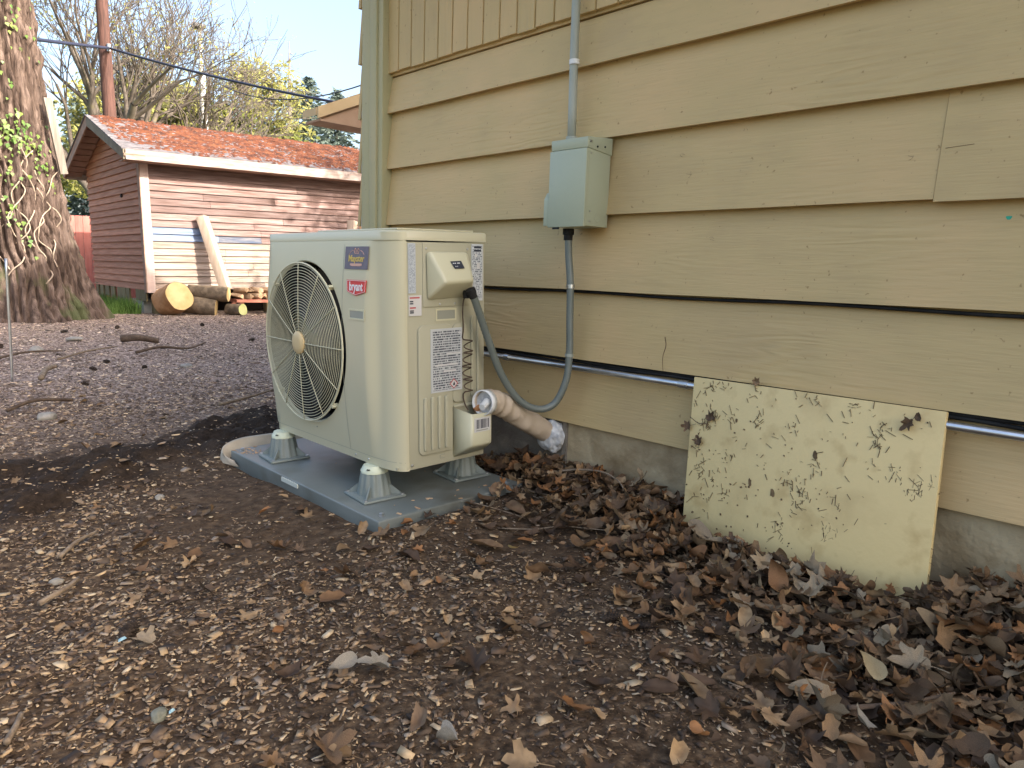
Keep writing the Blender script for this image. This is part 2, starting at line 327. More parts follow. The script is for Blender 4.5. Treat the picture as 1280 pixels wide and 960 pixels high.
def ground_material():
    m = bpy.data.materials.new('ground_soil'); m.use_nodes = True
    nt = m.node_tree; N = nt.nodes; L = nt.links; b = N['Principled BSDF']
    b.inputs['Roughness'].default_value = 0.95; b.inputs['Specular IOR Level'].default_value = 0.15
    tc = N.new('ShaderNodeTexCoord')
    def nz(s, d=6):
        n = N.new('ShaderNodeTexNoise'); n.inputs['Scale'].default_value = s; n.inputs['Detail'].default_value = d
        L.new(tc.outputs['Object'], n.inputs['Vector']); return n
    a = N.new('ShaderNodeAttribute'); a.attribute_name = 'zone'      # R dark moist soil, G bare brown soil, B grass
    sep = N.new('ShaderNodeSeparateColor'); L.new(a.outputs['Color'], sep.inputs[0])
    # shredded bark between the chips
    vo = N.new('ShaderNodeTexVoronoi'); vo.inputs['Scale'].default_value = 70; vo.inputs['Randomness'].default_value = 1
    mp = N.new('ShaderNodeMapping'); mp.inputs['Scale'].default_value = (1, 0.7, 1); L.new(tc.outputs['Object'], mp.inputs['Vector']); L.new(mp.outputs[0], vo.inputs['Vector'])
    sc = N.new('ShaderNodeSeparateColor'); L.new(vo.outputs['Color'], sc.inputs[0])
    r1 = ramp_node(N, [(0.0, (0.085, 0.055, 0.042)), (0.4, (0.20, 0.14, 0.108)), (0.75, (0.36, 0.265, 0.21)), (1.0, (0.54, 0.42, 0.345))])  # far mulch, raised so the colour carries the brighter open-sky light
    L.new(sc.outputs[0], r1.inputs['Fac'])
    nb = nz(26, 4); r2 = ramp_node(N, [(0.3, (0.042, 0.026, 0.015)), (0.5, (0.082, 0.052, 0.030)), (0.7, (0.135, 0.09, 0.054))]); L.new(nb.outputs['Fac'], r2.inputs['Fac'])
    nd = nz(40, 4); r3 = ramp_node(N, [(0.3, (0.017, 0.011, 0.007)), (0.7, (0.042, 0.028, 0.018))]); L.new(nd.outputs['Fac'], r3.inputs['Fac'])
    ng = nz(3, 8); r4 = ramp_node(N, [(0.3, (0.06, 0.10, 0.025)), (0.7, (0.12, 0.15, 0.05))]); L.new(ng.outputs['Fac'], r4.inputs['Fac'])
    ns = nz(48, 5); rs = ramp_node(N, [(0.30, (0.030, 0.019, 0.011)), (0.5, (0.072, 0.047, 0.028)), (0.66, (0.135, 0.092, 0.056)), (0.78, (0.23, 0.165, 0.105))]); L.new(ns.outputs['Fac'], rs.inputs['Fac'])
    ln = N.new('ShaderNodeVectorMath'); ln.operation = 'LENGTH'; L.new(tc.outputs['Object'], ln.inputs[0])
    mrd = N.new('ShaderNodeMapRange'); mrd.inputs['From Min'].default_value = 3.2; mrd.inputs['From Max'].default_value = 6.0; L.new(ln.outputs['Value'], mrd.inputs['Value'])
    mx0 = N.new('ShaderNodeMix'); mx0.data_type = 'RGBA'; L.new(mrd.outputs['Result'], mx0.inputs[0]); L.new(rs.outputs['Color'], mx0.inputs[6]); L.new(r1.outputs['Color'], mx0.inputs[7])
    c = mx0.outputs[2]
    for fac, cc in ((sep.outputs[1], r2), (sep.outputs[0], r3), (sep.outputs[2], r4)):
        mx = N.new('ShaderNodeMix'); mx.data_type = 'RGBA'; L.new(fac, mx.inputs[0]); L.new(c, mx.inputs[6]); L.new(cc.outputs['Color'], mx.inputs[7]); c = mx.outputs[2]
    L.new(c, b.inputs['Base Color'])
    nh = nz(55, 4); bp = N.new('ShaderNodeBump'); bp.inputs['Strength'].default_value = 0.9; bp.inputs['Distance'].default_value = 0.012
    L.new(nh.outputs['Fac'], bp.inputs['Height']); L.new(bp.outputs['Normal'], b.inputs['Normal'])
    MATS['ground_soil'] = m
ground_material()

# ------------------------------------------------------------------ mesh helpers
class MB:
    def __init__(self): self.v = []; self.f = []  # tint lightens with distance: the far yard's stronger skylight painted into the chips
    def add(self, vs, fs):
        o = len(self.v); self.v += [tuple(p) for p in vs]; self.f += [tuple(o + i for i in f) for f in fs]; return self
    def box(self, x0, y0, z0, x1, y1, z1):
        return self.add([(x0, y0, z0), (x1, y0, z0), (x1, y1, z0), (x0, y1, z0), (x0, y0, z1), (x1, y0, z1), (x1, y1, z1), (x0, y1, z1)],
                        [(0, 3, 2, 1), (4, 5, 6, 7), (0, 1, 5, 4), (1, 2, 6, 5), (2, 3, 7, 6), (3, 0, 4, 7)])
    def hexa(self, p):   # 8 points: 4 bottom, 4 top, same winding
        return self.add(p, [(0, 3, 2, 1), (4, 5, 6, 7), (0, 1, 5, 4), (1, 2, 6, 5), (2, 3, 7, 6), (3, 0, 4, 7)])
    def obox(self, c, u, v, w):   # oriented box: centre and half-vectors
        c, u, v, w = map(Vector, (c, u, v, w))
        return self.hexa([c - u - v - w, c + u - v - w, c + u + v - w, c - u + v - w, c - u - v + w, c + u - v + w, c + u + v + w, c - u + v + w])
    def prism(self, poly, axis, a, b):   # polygon in the plane across axis, extruded from a to b
        def P(q, t):
            q = list(q); q.insert(axis, t); return tuple(q)
        n = len(poly); o = len(self.v)
        self.v += [P(q, a) for q in poly] + [P(q, b) for q in poly]
        self.f += [tuple(o + i for i in range(n))[::-1], tuple(o + n + i for i in range(n))]
        self.f += [(o + i, o + (i + 1) % n, o + n + (i + 1) % n, o + n + i) for i in range(n)]
        return self
    def tube(self, pts, rad, n=8, caps=True, up=None):
        pts = [Vector(p) for p in pts]; m = len(pts)
        if not hasattr(rad, '__len__'): rad = [rad] * m
        o = len(self.v); t0 = (pts[1] - pts[0]).normalized()
        nrm = Vector(up) if up else (Vector((0, 0, 1)) if abs(t0.z) < 0.9 else Vector((1, 0, 0)))
        for i, p in enumerate(pts):
            t = (pts[min(i + 1, m - 1)] - pts[max(i - 1, 0)])
            if t.length < 1e-9: t = t0.copy()
            t.normalize(); nrm = nrm - t * nrm.dot(t)
            if nrm.length < 1e-6: nrm = t.orthogonal()
            nrm.normalize(); bn = t.cross(nrm)
            for k in range(n):
                a = 2 * PI * k / n
                self.v.append(tuple(p + (nrm * math.cos(a) + bn * math.sin(a)) * rad[i]))
        for i in range(m - 1):
            for k in range(n):
                k2 = (k + 1) % n
                self.f.append((o + i * n + k, o + i * n + k2, o + (i + 1) * n + k2, o + (i + 1) * n + k))
        if caps:
            self.f.append(tuple(o + k for k in range(n))[::-1]); self.f.append(tuple(o + (m - 1) * n + k for k in range(n)))
        return self
    def lathe(self, prof, n=24, origin=(0, 0, 0), axis=2, flute=0.0, nf=8):
        o = len(self.v); m = len(prof)
        for (r, h) in prof:
            for k in range(n):
                a = 2 * PI * k / n; rr = r * (1 + flute * math.cos(nf * a))
                p = [rr * math.cos(a), rr * math.sin(a)]; p.insert(axis, h)
                self.v.append(tuple(origin[j] + p[j] for j in range(3)))
        for i in range(m - 1):
            for k in range(n):
                k2 = (k + 1) % n
                self.f.append((o + i * n + k, o + i * n + k2, o + (i + 1) * n + k2, o + (i + 1) * n + k))
        self.f.append(tuple(o + k for k in range(n))[::-1]); self.f.append(tuple(o + (m - 1) * n + k for k in range(n)))
        return self
    def mesh(self, name):
        me = bpy.data.meshes.new(name); me.from_pydata(self.v, [], self.f); me.update()
        bm = bmesh.new(); bm.from_mesh(me); bmesh.ops.recalc_face_normals(bm, faces=bm.faces); bm.to_mesh(me); bm.free()
        return me
    def build(self, name, material, parent=None, smooth=False, bevel=0.0, seg=2, world=None):
        me = self.mesh(name)
        return link(name, me, material, parent, smooth, bevel, seg, world)

def link(name, me, material, parent=None, smooth=False, bevel=0.0, seg=2, world=None):
    if bevel > 0:
        bm = bmesh.new(); bm.from_mesh(me)
        es = [e for e in bm.edges if len(e.link_faces) == 2 and e.calc_face_angle(0) > 0.5]
        bmesh.ops.bevel(bm, geom=es, offset=bevel, segments=seg, profile=0.5, affect='EDGES', clamp_overlap=True)
        bm.to_mesh(me); bm.free()
    o = bpy.data.objects.new(name, me); COL.objects.link(o)
    if material and not me.materials: me.materials.append(MATS[material])
    if smooth or bevel > 0:
        me.shade_smooth()
        if bevel > 0 or smooth == 'auto': me.set_sharp_from_angle(angle=math.radians(40))
    if parent is not None:
        o.parent = parent
        if world is not None: o.matrix_parent_inverse = world.inverted()
    return o

def tag(o, label, cat, group=None, kind=None):
    if label: o['label'] = label
    if cat: o['category'] = cat
    if group: o['group'] = group
    if kind: o['kind'] = kind
    return o

def empty(name, loc=(0, 0, 0), rot=(0, 0, 0), label=None, cat=None, group=None):
    e = bpy.data.objects.new(name, None); COL.objects.link(e)
    e.empty_display_size = 0.1; e.location = loc; e.rotation_euler = rot
    return tag(e, label, cat, group)

def mw(o): return Matrix.LocRotScale(o.location, o.rotation_euler, None)

def spline(pts, n=10):
    P = [Vector(p) for p in pts]; P = [P[0] * 2 - P[1]] + P + [P[-1] * 2 - P[-2]]; out = []
    for i in range(1, len(P) - 2):
        for k in range(n):
            t = k / n; a, b, c, d = P[i - 1], P[i], P[i + 1], P[i + 2]
            out.append(0.5 * ((2 * b) + (c - a) * t + (2 * a - 5 * b + 4 * c - d) * t * t + (3 * b - a - 3 * c + d) * t ** 3))
    out.append(P[-2]); return out

def text_mesh(body, size, mtx, name, material, parent, extrude=0.0006, bold=0.0):
    cu = bpy.data.curves.new('txt', 'FONT'); cu.body = body; cu.size = size; cu.extrude = extrude; cu.offset = bold
    cu.align_x = 'CENTER'; cu.align_y = 'CENTER'; cu.resolution_u = 3
    t = bpy.data.objects.new('txt', cu); COL.objects.link(t)
    dg = bpy.context.evaluated_depsgraph_get()
    me = bpy.data.meshes.new_from_object(t.evaluated_get(dg)); bpy.data.objects.remove(t)
    me.transform(mtx); me.materials.clear()
    return link(name, me, material, parent)

def fast_mesh(name, V, F, material, tint=None, tint_name='tint', smooth=False):
    """V (n,3) array, F (m,k) array of equal-size faces, tint (n,3) per-vertex colour"""
    me = bpy.data.meshes.new(name); k = F.shape[1]
    me.vertices.add(len(V)); me.vertices.foreach_set('co', np.ascontiguousarray(V, np.float32).ravel())
    me.loops.add(F.size); me.loops.foreach_set('vertex_index', np.ascontiguousarray(F, np.int32).ravel())
    me.polygons.add(len(F)); me.polygons.foreach_set('loop_start', np.arange(0, F.size, k, dtype=np.int32))
    me.polygons.foreach_set('loop_total', np.full(len(F), k, np.int32))
    if smooth: me.polygons.foreach_set('use_smooth', np.ones(len(F), bool))
    me.update(); me.validate()
    if tint is not None:
        ca = me.color_attributes.new(tint_name, 'FLOAT_COLOR', 'POINT')
        ca.data.foreach_set('color', np.concatenate([tint, np.ones((len(V), 1))], 1).astype(np.float32).ravel())
    o = bpy.data.objects.new(name, me); COL.objects.link(o); me.materials.append(MATS[material])
    return o

# value noise on arrays
_T = rng.random((256, 256))
def vnoise(x, y):
    xi = np.floor(x).astype(int); yi = np.floor(y).astype(int); xf = x - xi; yf = y - yi
    u = xf * xf * (3 - 2 * xf); v = yf * yf * (3 - 2 * yf)
    g = lambda a, b: _T[a & 255, b & 255]
    return (g(xi, yi) * (1 - u) + g(xi + 1, yi) * u) * (1 - v) + (g(xi, yi + 1) * (1 - u) + g(xi + 1, yi + 1) * u) * v - 0.5
def sstep(a, b, x):
    t = np.clip((x - a) / (b - a), 0, 1); return t * t * (3 - 2 * t)

# ------------------------------------------------------------------ frames shared by several things
XW = 2.067                                  # outer face of the siding
LAPS = [1.793, 1.606, 1.345, 1.078, 0.807, 0.5485, 0.297]
U_LOC = (1.3799, 1.9995, -0.6752 + CAM_Z)
U_ROT = (math.radians(0.08), math.radians(-2.01), math.radians(0.07))
UM = Matrix.LocRotScale(U_LOC, Euler(U_ROT), None)
UMI = np.array(UM.inverted())

# ------------------------------------------------------------------ ground
def seg_dist(x, y, pts):
    d = np.full(x.shape, 9e9)
    for (ax, ay), (bx, by) in zip(pts[:-1], pts[1:]):
        t = np.clip(((x - ax) * (bx - ax) + (y - ay) * (by - ay)) / ((bx - ax) ** 2 + (by - ay) ** 2), 0, 1)
        d = np.minimum(d, np.hypot(x - ax - t * (bx - ax), y - ay - t * (by - ay)))
    return d
TRENCH = [(-0.6, 2.75), (0.45, 3.22), (1.0, 3.42), (1.35, 3.62), (2.2, 4.05)]
def dark_soil(x, y):
    d = seg_dist(x, y, TRENCH) + 0.42 * vnoise(x * 2.6, y * 2.6) + 0.20 * vnoise(x * 9, y * 9) + 0.08 * vnoise(x * 25, y * 25)
    return 1 - sstep(0.16, 0.46, d)
def brown_soil(x, y):
    a = np.exp(-(((x - 1.15) / 0.42) ** 2 + ((y - 2.45) / 0.75) ** 2))
    b_ = np.exp(-(((x - 1.62) / 0.33) ** 2 + ((y - 1.62) / 0.40) ** 2))
    c = np.exp(-(((x - 0.95) / 0.25) ** 2 + ((y - 1.65) / 0.25) ** 2)) * 0.35
    f = 0.3 * np.exp(-(((x - 1.25) / 0.25) ** 2 + ((y - 1.1) / 0.25) ** 2))
    return np.clip(np.maximum(np.maximum(a, b_), np.maximum(c, f)) * 1.25 + 0.35 * vnoise(x * 4, y * 4) + 0.2 * vnoise(x * 13, y * 13) - 0.06, 0, 1)
def leaf_zone(x, y):
    """0..1 how deep the leaf drift lies"""
    edge = 1.02 + 0.42 * (y - 0.45) + 0.22 * vnoise(x * 2.5 + 9, y * 2.5)
    return np.clip((x - edge) / 0.55, 0, 1) * (1 - sstep(2.0, 2.5, y))
def gz(x, y):
    x = np.asarray(x, float); y = np.asarray(y, float)
    near = 1 - sstep(9, 16, np.hypot(x, y))
    z = (0.05 * vnoise(x * 0.9, y * 0.9) + 0.022 * vnoise(x * 3.1, y * 3.1) + 0.012 * vnoise(x * 9, y * 9) + 0.006 * vnoise(x * 27, y * 27)) * (0.35 + 0.65 * near)
    z = z + 0.085 * np.exp(-((np.minimum(x, 2.1) - 2.1) / 0.34) ** 2) * (1 - sstep(1.9, 2.6, y))
    z = z + 0.045 * np.exp(-((np.minimum(x, 2.1) - 2.1) / 0.30) ** 2) * (1 - sstep(0.3, 0.75, y))
    ds = dark_soil(x, y)
    z = z + ds * (0.035 + 0.08 * vnoise(x * 6, y * 6) + 0.055 * vnoise(x * 17, y * 17) + 0.02 * vnoise(x * 40, y * 40))
    z = z + 0.035 * np.exp(-(((x - 1.50) / 0.30) ** 2 + ((y - 1.84) / 0.12) ** 2))
    # hollow scraped in front
    z = z - 0.045 * np.exp(-(((x - 1.30) / 0.13) ** 2 + ((y - 1.22) / 0.10) ** 2))
    # flat bed under the pad
    lx = UMI[0, 0] * x + UMI[0, 1] * y + UMI[0, 3]; ly = UMI[1, 0] * x + UMI[1, 1] * y + UMI[1, 3]
    ins = sstep(-0.15, -0.11, lx) * (1 - sstep(0.47, 0.51, lx)) * sstep(-0.09, -0.05, ly) * (1 - sstep(1.08, 1.12, ly))
    z = np.where(ins > 0, np.minimum(z, 0.03 - 0.03 * ins), z)
    return z
def gz1(x, y): return float(gz(np.array([x]), np.array([y]))[0])

def build_ground():
    gx = np.concatenate([-np.geomspace(400, 1.3, 24), np.arange(-1.0, 4.6, 0.028), np.arange(4.7, 9, 0.15), np.geomspace(9.5, 400, 22)])
    gy = np.concatenate([-np.geomspace(400, 0.7, 24), np.arange(-0.4, 5.2, 0.028), np.arange(5.24, 14, 0.07), np.arange(14.3, 20, 0.3), np.geomspace(21, 500, 24)])
    X, Y = np.meshgrid(gx, gy); x = X.ravel(); y = Y.ravel(); z = gz(x, y)
    far = np.hypot(x, y)
    z = np.where(far > 60, z * 0, z)
    nx, ny = len(gx), len(gy)
    i = np.arange(nx * ny).reshape(ny, nx)
    F = np.stack([i[:-1, :-1].ravel(), i[:-1, 1:].ravel(), i[1:, 1:].ravel(), i[1:, :-1].ravel()], 1)
    bs = brown_soil(x, y) * (far < 20)
    bs = np.maximum(bs, 0.9 * leaf_zone(x, y))
    gr = sstep(17, 24, y) + sstep(6, 10, -x) + sstep(4, 8, -y)
    tint = np.stack([dark_soil(x, y) * (far < 20), bs, np.clip(gr, 0, 1)], 1)
    o = fast_mesh('ground', np.stack([x, y, z], 1), F, 'ground_soil', tint, 'zone', True)
    tag(o, 'brown soil and bark mulch yard between house and shed', None, kind='structure')
build_ground()

# ------------------------------------------------------------------ house
HX1, HY0, HY1 = 12.3, -11.0, 3.30
house = empty('house', (6.0, -4.0, 0), label='tan clapboard house wall with vertical siding above and a corner trim', cat='house')
HM = mw(house)
def hpart(mb, name, m, **k): return mb.build(name, m, house, world=HM, **k)

def lap_prof(zb, zt, face, depth=0.031, th=0.018, zoff=0.0):
    """cross-section of one clapboard in (across, z): bottom edge proud, top tucked behind the next"""
    s = 1
    return [(face, zb + zoff), (face + th, zb + zoff + 0.001), (face + depth + th, zt + 0.012), (face + depth + 0.002, zt + 0.012)]
def siding_x(zb, zt, y0, y1, face=XW, zoff=0.0):
    mb = MB(); n = max(2, int((y1 - y0) / 0.12)); P = lap_prof(zb, zt, face, zoff=zoff)
    ph = random.random() * 50
    secs = []
    for i in range(n + 1):
        y = y0 + (y1 - y0) * i / n
        w = 0.0022 * noise.noise((y * 1.7 + ph, zb * 3, 0)); h = 0.0016 * noise.noise((y * 2.3, zb * 5 + ph, 4))
        secs.append([(P[0][0] + w, y, P[0][1] + h), (P[1][0] + w, y, P[1][1] + h), (P[2][0], y, P[2][1]), (P[3][0], y, P[3][1])])
    V = [p for s_ in secs for p in s_]; F = []
    for i in range(n):
        for k in range(4):
            F.append((i * 4 + k, i * 4 + (k + 1) % 4, i * 4 + 4 + (k + 1) % 4, i * 4 + 4 + k))
    F += [(0, 1, 2, 3), tuple(n * 4 + k for k in (3, 2, 1, 0))]
    mb.add(V, F); return mb
for k in range(6):
    zt, zb = LAPS[k], LAPS[k + 1]
    if k == 0: zt -= 0.03
    if k == 2:
        hpart(siding_x(zb, zt, 0.6595, 3.13), 'siding_board', 'wall_paint', smooth='auto')
        hpart(siding_x(zb, zt, -6.0, 0.6580, face=XW - 0.003, zoff=-0.006), 'siding_board', 'wall_paint', smooth='auto')
    else:
        j = [0.0, -1.6, 0, -2.4, -0.9, -3.3][k]
        hpart(siding_x(zb, zt, j + 0.0008, 3.13), 'siding_board', 'wall_paint', smooth='auto')
        hpart(siding_x(zb, zt, -6.0, j - 0.0008), 'siding_board', 'wall_paint', smooth='auto')
# vertical tongue-and-groove above
yb = 3.141
for k in range(40):
    mb = MB(); w = 0.1015; y1 = yb - k * w; y0 = y1 - w + 0.007
    mb.prism([(XW + 0.006, y0), (XW + 0.006, y1), (XW + 0.024, y1 + 0.003), (XW + 0.024, y0 - 0.003)], 2, LAPS[0] + random.uniform(-0.003, 0.002), 3.1)
    hpart(mb, 'siding_strip', 'wall_paint_upright', bevel=0.0015, seg=1)
hpart(MB().box(XW + 0.054, -11, 0.30, XW + 0.16, HY1 - 0.03, 1.78), 'wall_core', 'wall_paint_upright')
hpart(MB().box(XW + 0.0245, -11, 1.7805, XW + 0.16, HY1 - 0.03, 3.1), 'wall_core', 'wall_paint_upright')
hpart(MB().box(XW + 0.16, HY1 - 0.14, 0.30, HX1, HY1 - 0.03, 3.1), 'wall_core', 'wall_paint_upright')
# foundation, gable end, rear
fb = MB()
n = 60
for i in range(n):
    ya = -6 + (3.28 + 6) * i / n; yb2 = -6 + (3.28 + 6) * (i + 1) / n
    fb.box(2.092, ya, -0.35, 2.25, yb2, 0.32)
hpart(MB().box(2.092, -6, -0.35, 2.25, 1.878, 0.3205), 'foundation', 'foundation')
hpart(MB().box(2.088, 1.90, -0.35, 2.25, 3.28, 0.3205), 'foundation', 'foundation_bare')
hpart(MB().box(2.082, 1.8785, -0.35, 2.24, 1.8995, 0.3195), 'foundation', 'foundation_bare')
# far corner post of three boards, with the sawtooth ends of the clapboards round the corner
for (y0, y1, x0) in ((3.125, 3.165, 2.040), (3.166, 3.225, 2.030), (3.226, 3.300, 2.034)):
    hpart(MB().box(x0, y0, 0.25, 2.10, y1, 3.1), 'corner_trim', 'trim_paint', bevel=0.003)
for k in range(-3, 7):
    zb = 1.608 + 0.2645 * (-k + 2) if k < 1 else LAPS[k]
    if k < 1: zb = LAPS[1] + 0.2645 * (1 - k)
    mb = MB(); zt = zb + 0.2645
    mb.prism([(HY1 + 0.072, zb), (HY1 + 0.050, zb), (HY1 + 0.020, zt), (HY1 + 0.036, zt)], 0, 2.056, HX1)
    hpart(mb, 'siding_board', 'wall_paint_upright')
hpart(MB().box(2.062, HY1 + 0.001, 0.28, 2.075, HY1 + 0.046, 3.1), 'corner_trim', 'white_pvc')
# gable wall above and roof (steep, its ridge shades the yard)
RX, RZ, EX0, EX1 = 7.2, 7.5, 1.60, 12.8
gb = MB(); gb.prism([(XW + 0.1, 3.1), (HX1, 3.1), (RX, RZ - 0.30)], 1, HY1 - 0.14, HY1 - 0.03)
hpart(gb, 'gable_wall', 'wall_paint_upright')
gb = MB(); gb.prism([(XW + 0.1, 3.1), (HX1, 3.1), (RX, RZ - 0.30)], 1, HY0, HY0 + 0.1); gb.box(XW + 0.1, HY0, 0, HX1, HY0 + 0.1, 3.1)
gb.box(HX1 - 0.1, HY0, 0, HX1, HY1 - 0.14, 3.1)
hpart(gb, 'rear_wall', 'wall_paint_upright')
sl = (RZ - 2.78) / (RX - EX0)
rf = MB()
rf.prism([(EX0, 2.78), (RX, RZ), (EX1, RZ - (EX1 - RX) * sl), (EX1, RZ - (EX1 - RX) * sl - 0.16), (RX, RZ - 0.18), (EX0, 2.62)], 1, HY0 - 0.4, HY1 + 0.45)
roof = hpart(rf, 'roof', 'house_roof')
hpart(MB().box(EX0 - 0.03, HY0 - 0.4, 2.58, EX0 - 0.002, HY1 + 0.45, 2.80), 'fascia', 'eave_paint')
# porch roof seen past the far corner
pr = MB()
def pz(x): return 2.695 + 0.45 * (x - 4.355)
def slab(poly, t0, t1):
    mb = MB(); n = len(poly); V = [(x, y, pz(x) + t0) for x, y in poly] + [(x, y, pz(x) + t1) for x, y in poly]
    mb.add(V, [tuple(range(n))[::-1], tuple(range(n, 2 * n))] + [(i, (i + 1) % n, n + (i + 1) % n, n + i) for i in range(n)]); return mb
hpart(slab([(4.375, 8.04), (6.3, 8.04), (6.3, 8.36), (4.375, 8.36)], -0.05, -0.002), 'porch_roof', 'house_roof')
hpart(slab([(4.355, 8.0), (6.3, 8.0), (6.3, 8.035), (4.355, 8.035)], -0.115, 0.012), 'rake_board', 'eave_paint')
hpart(slab([(4.345, 8.036), (4.374, 8.036), (4.374, 8.36), (4.345, 8.36)], -0.075, 0.008), 'fascia', 'eave_paint')
hpart(MB().prism([(4.40, 2.581), (6.3, 2.581), (6.3, pz(6.3) - 0.06), (4.40, pz(4.40) - 0.06)], 1, 8.036, 8.070), 'gable_infill', 'eave_under')
hpart(MB().box(4.38, 8.005, 2.556, 6.3, 8.355, 2.580), 'soffit', 'eave_under')
hpart(MB().box(5.55, 8.1, 0, 5.69, 8.24, 2.555), 'porch_post', 'eave_paint')
hpart(MB().box(6.301, 3.40, 2.75, 6.42, 8.36, 3.50), 'beam', 'eave_paint')
# green paint fleck and a little split on the boards
gp = MB(); c = Vector((XW + 0.0035, 0.49, 1.0265)); 
gp.add([(c.x - 0.0032, c.y + 0.006 * math.cos(a) * (1 + 0.4 * math.sin(3 * a)), c.z + 0.006 * math.sin(a) * (1 + 0.3 * math.cos(2 * a))) for a in [i * PI / 5 for i in range(10)]], [tuple(range(10))])
hpart(gp, 'paint_fleck', 'green_paint')

def wall_mark(pts, w=0.0011):
    mb = MB(); V = []
    for (y, z) in pts:
        k = max(i for i in range(7) if LAPS[i] > z - 0.0005 or i == 0) if z < LAPS[0] else 0
        zb, zt = LAPS[min(6, k + 1)], LAPS[k]; x = XW + 0.033 * (z - zb) / (zt + 0.012 - zb) - 0.0036
        V.append((x, y, z))
    mb.tube(V, w, 4); hpart(mb, 'crack', 'stick_dark')
wall_mark([(0.648, 1.203), (0.60, 1.206), (0.585, 1.207)], 0.0005)
for (y, z, r_) in ((1.40, 1.195, 0.013), (1.43, 1.262, 0.008), (1.30, 0.985, 0.010), (0.73, 1.190, 0.009), (2.55, 1.205, 0.012)):
    a0 = random.uniform(0, 6); wall_mark([(y + r_ * math.cos(a0 + i * 0.45), z + r_ * math.sin(a0 + i * 0.45)) for i in range(5)], 0.00035)
    wall_mark([(y - r_ * 1.2, z - 0.002), (y + r_ * 0.4, z + 0.002)], 0.00035)

# ------------------------------------------------------------------ things on the wall
def cable(name, pts, r, m, label, cat, group=None, n=8, k=8):
    o = MB().tube(spline(pts, k), r, n).build(name, m, smooth=True)
    return tag(o, label, cat, group)
def run(y0, y1, x, z, amp, ph, n=9):
    return [(x + amp * 0.5 * math.sin(i * 2.1 + ph), y0 + (y1 - y0) * i / (n - 1), z + amp * math.sin(i * 1.7 + ph)) for i in range(n)]
cable('cable', run(2.95, -1.0, 2.083, 0.7985, 0.0030, 0.3, 17), 0.0052, 'black_rubber', 'black cable tucked under the fourth clapboard edge at mid height', 'cable')
cable('cable', run(2.95, -1.0, 2.084, 0.540, 0.0035, 1.0, 19), 0.0068, 'black_rubber', 'upper of two black cables above the silver conduit', 'cable')
cable('cable', run(2.95, -1.0, 2.080, 0.5290, 0.0045, 2.2, 19), 0.0058, 'black_rubber', 'lower of two black cables just above the silver conduit', 'cable')
emt = empty('metal_conduit', (2.053, 1.0, 0.513), label='thin silver metal conduit running low along the house wall', cat='conduit')
EM = mw(emt)
MB().tube([(2.053, 2.95, 0.519), (2.053, 1.5, 0.516), (2.053, -1.2, 0.511)], 0.0115, 12).build('tube', 'zinc_tube', emt, smooth=True, world=EM)
for y in (2.20, 0.2):
    MB().tube([(2.053, y - 0.012, 0.5168), (2.053, y + 0.012, 0.5168)], 0.0145, 12).build('strap', 'zinc_tube', emt, smooth='auto', world=EM)
MB().tube([(2.053, 1.36, 0.5157), (2.053, 1.325, 0.5156)], 0.0142, 12).build('coupling', 'steel', emt, smooth='auto', world=EM)

box = empty('electrical_box', (XW, 1.80, 1.02), label='grey green metal disconnect box mounted on the clapboard wall', cat='electrical box')
BM_ = mw(box)
bx0, bx1, by0, by1, bz0, bz1 = 1.942, 2.075, 1.722, 1.888, 1.028, 1.336
def bpart(mb, n, m='box_grey', **k): return mb.build(n, m, box, world=BM_, **k)
bpart(MB().box(bx0 + 0.012, by0, bz0 + 0.004, bx1, by1, bz1 - 0.042), 'body', bevel=0.002)
bpart(MB().hexa([(bx0 + 0.006, by0 - 0.003, bz1 - 0.0415), (bx1 + 0.004, by0 - 0.003, bz1 - 0.055), (bx1 + 0.004, by1 + 0.003, bz1 - 0.055), (bx0 + 0.006, by1 + 0.003, bz1 - 0.0415),
                 (bx0 + 0.004, by0 - 0.003, bz1 - 0.006), (bx1 + 0.004, by0 - 0.003, bz1 + 0.004), (bx1 + 0.004, by1 + 0.003, bz1 + 0.004), (bx0 + 0.004, by1 + 0.003, bz1 - 0.006)]), 'top_cap', bevel=0.002)
door = bpart(MB().box(bx0, by0 - 0.004, bz0, bx0 + 0.0115, by1 + 0.004, bz1 - 0.0435), 'door', bevel=0.0025)
bpart(MB().prism([(bx0 + 0.004, bz0 + 0.006), (bx0 + 0.004, bz0 + 0.100), (bx0 + 0.018, bz0 + 0.125), (bx0 + 0.045, bz0 + 0.125), (bx0 + 0.045, bz0 + 0.006)], 1, by1 + 0.0045, by1 + 0.030), 'hasp', bevel=0.003)
bpart(MB().box(bx0 + 0.001, by1 - 0.05, bz0 - 0.0065, bx0 + 0.006, by1 - 0.02, bz0 - 0.0005), 'slot', 'unit_dark')
for (xx, zz) in ((bx0 + 0.035, bz0 + 0.055), (bx0 + 0.035, bz0 + 0.010 + 0.01), (bx0 + 0.028, bz1 - 0.058)):
    s_ = MB().lathe([(0.0035, -0.0015), (0.0035, 0.0)], 8, (xx, by0 - 0.0005, zz), 1); bpart(s_, 'screw', 'steel')
for (yy, zz) in ((by0 - 0.0035, bz1 - 0.020),):
    bpart(MB().lathe([(0.005, -0.002), (0.005, 0.0)], 8, (bx0 + 0.02, yy, zz), 1), 'screw', 'steel')
    bpart(MB().lathe([(0.0035, -0.002), (0.0035, 0.0)], 8, (bx0 + 0.055, yy, zz - 0.014), 1), 'screw', 'unit_dark')
    bpart(MB().lathe([(0.0035, -0.002), (0.0035, 0.0)], 8, (bx0 + 0.095, yy, zz - 0.010), 1), 'screw', 'unit_dark')
ko = MB(); 
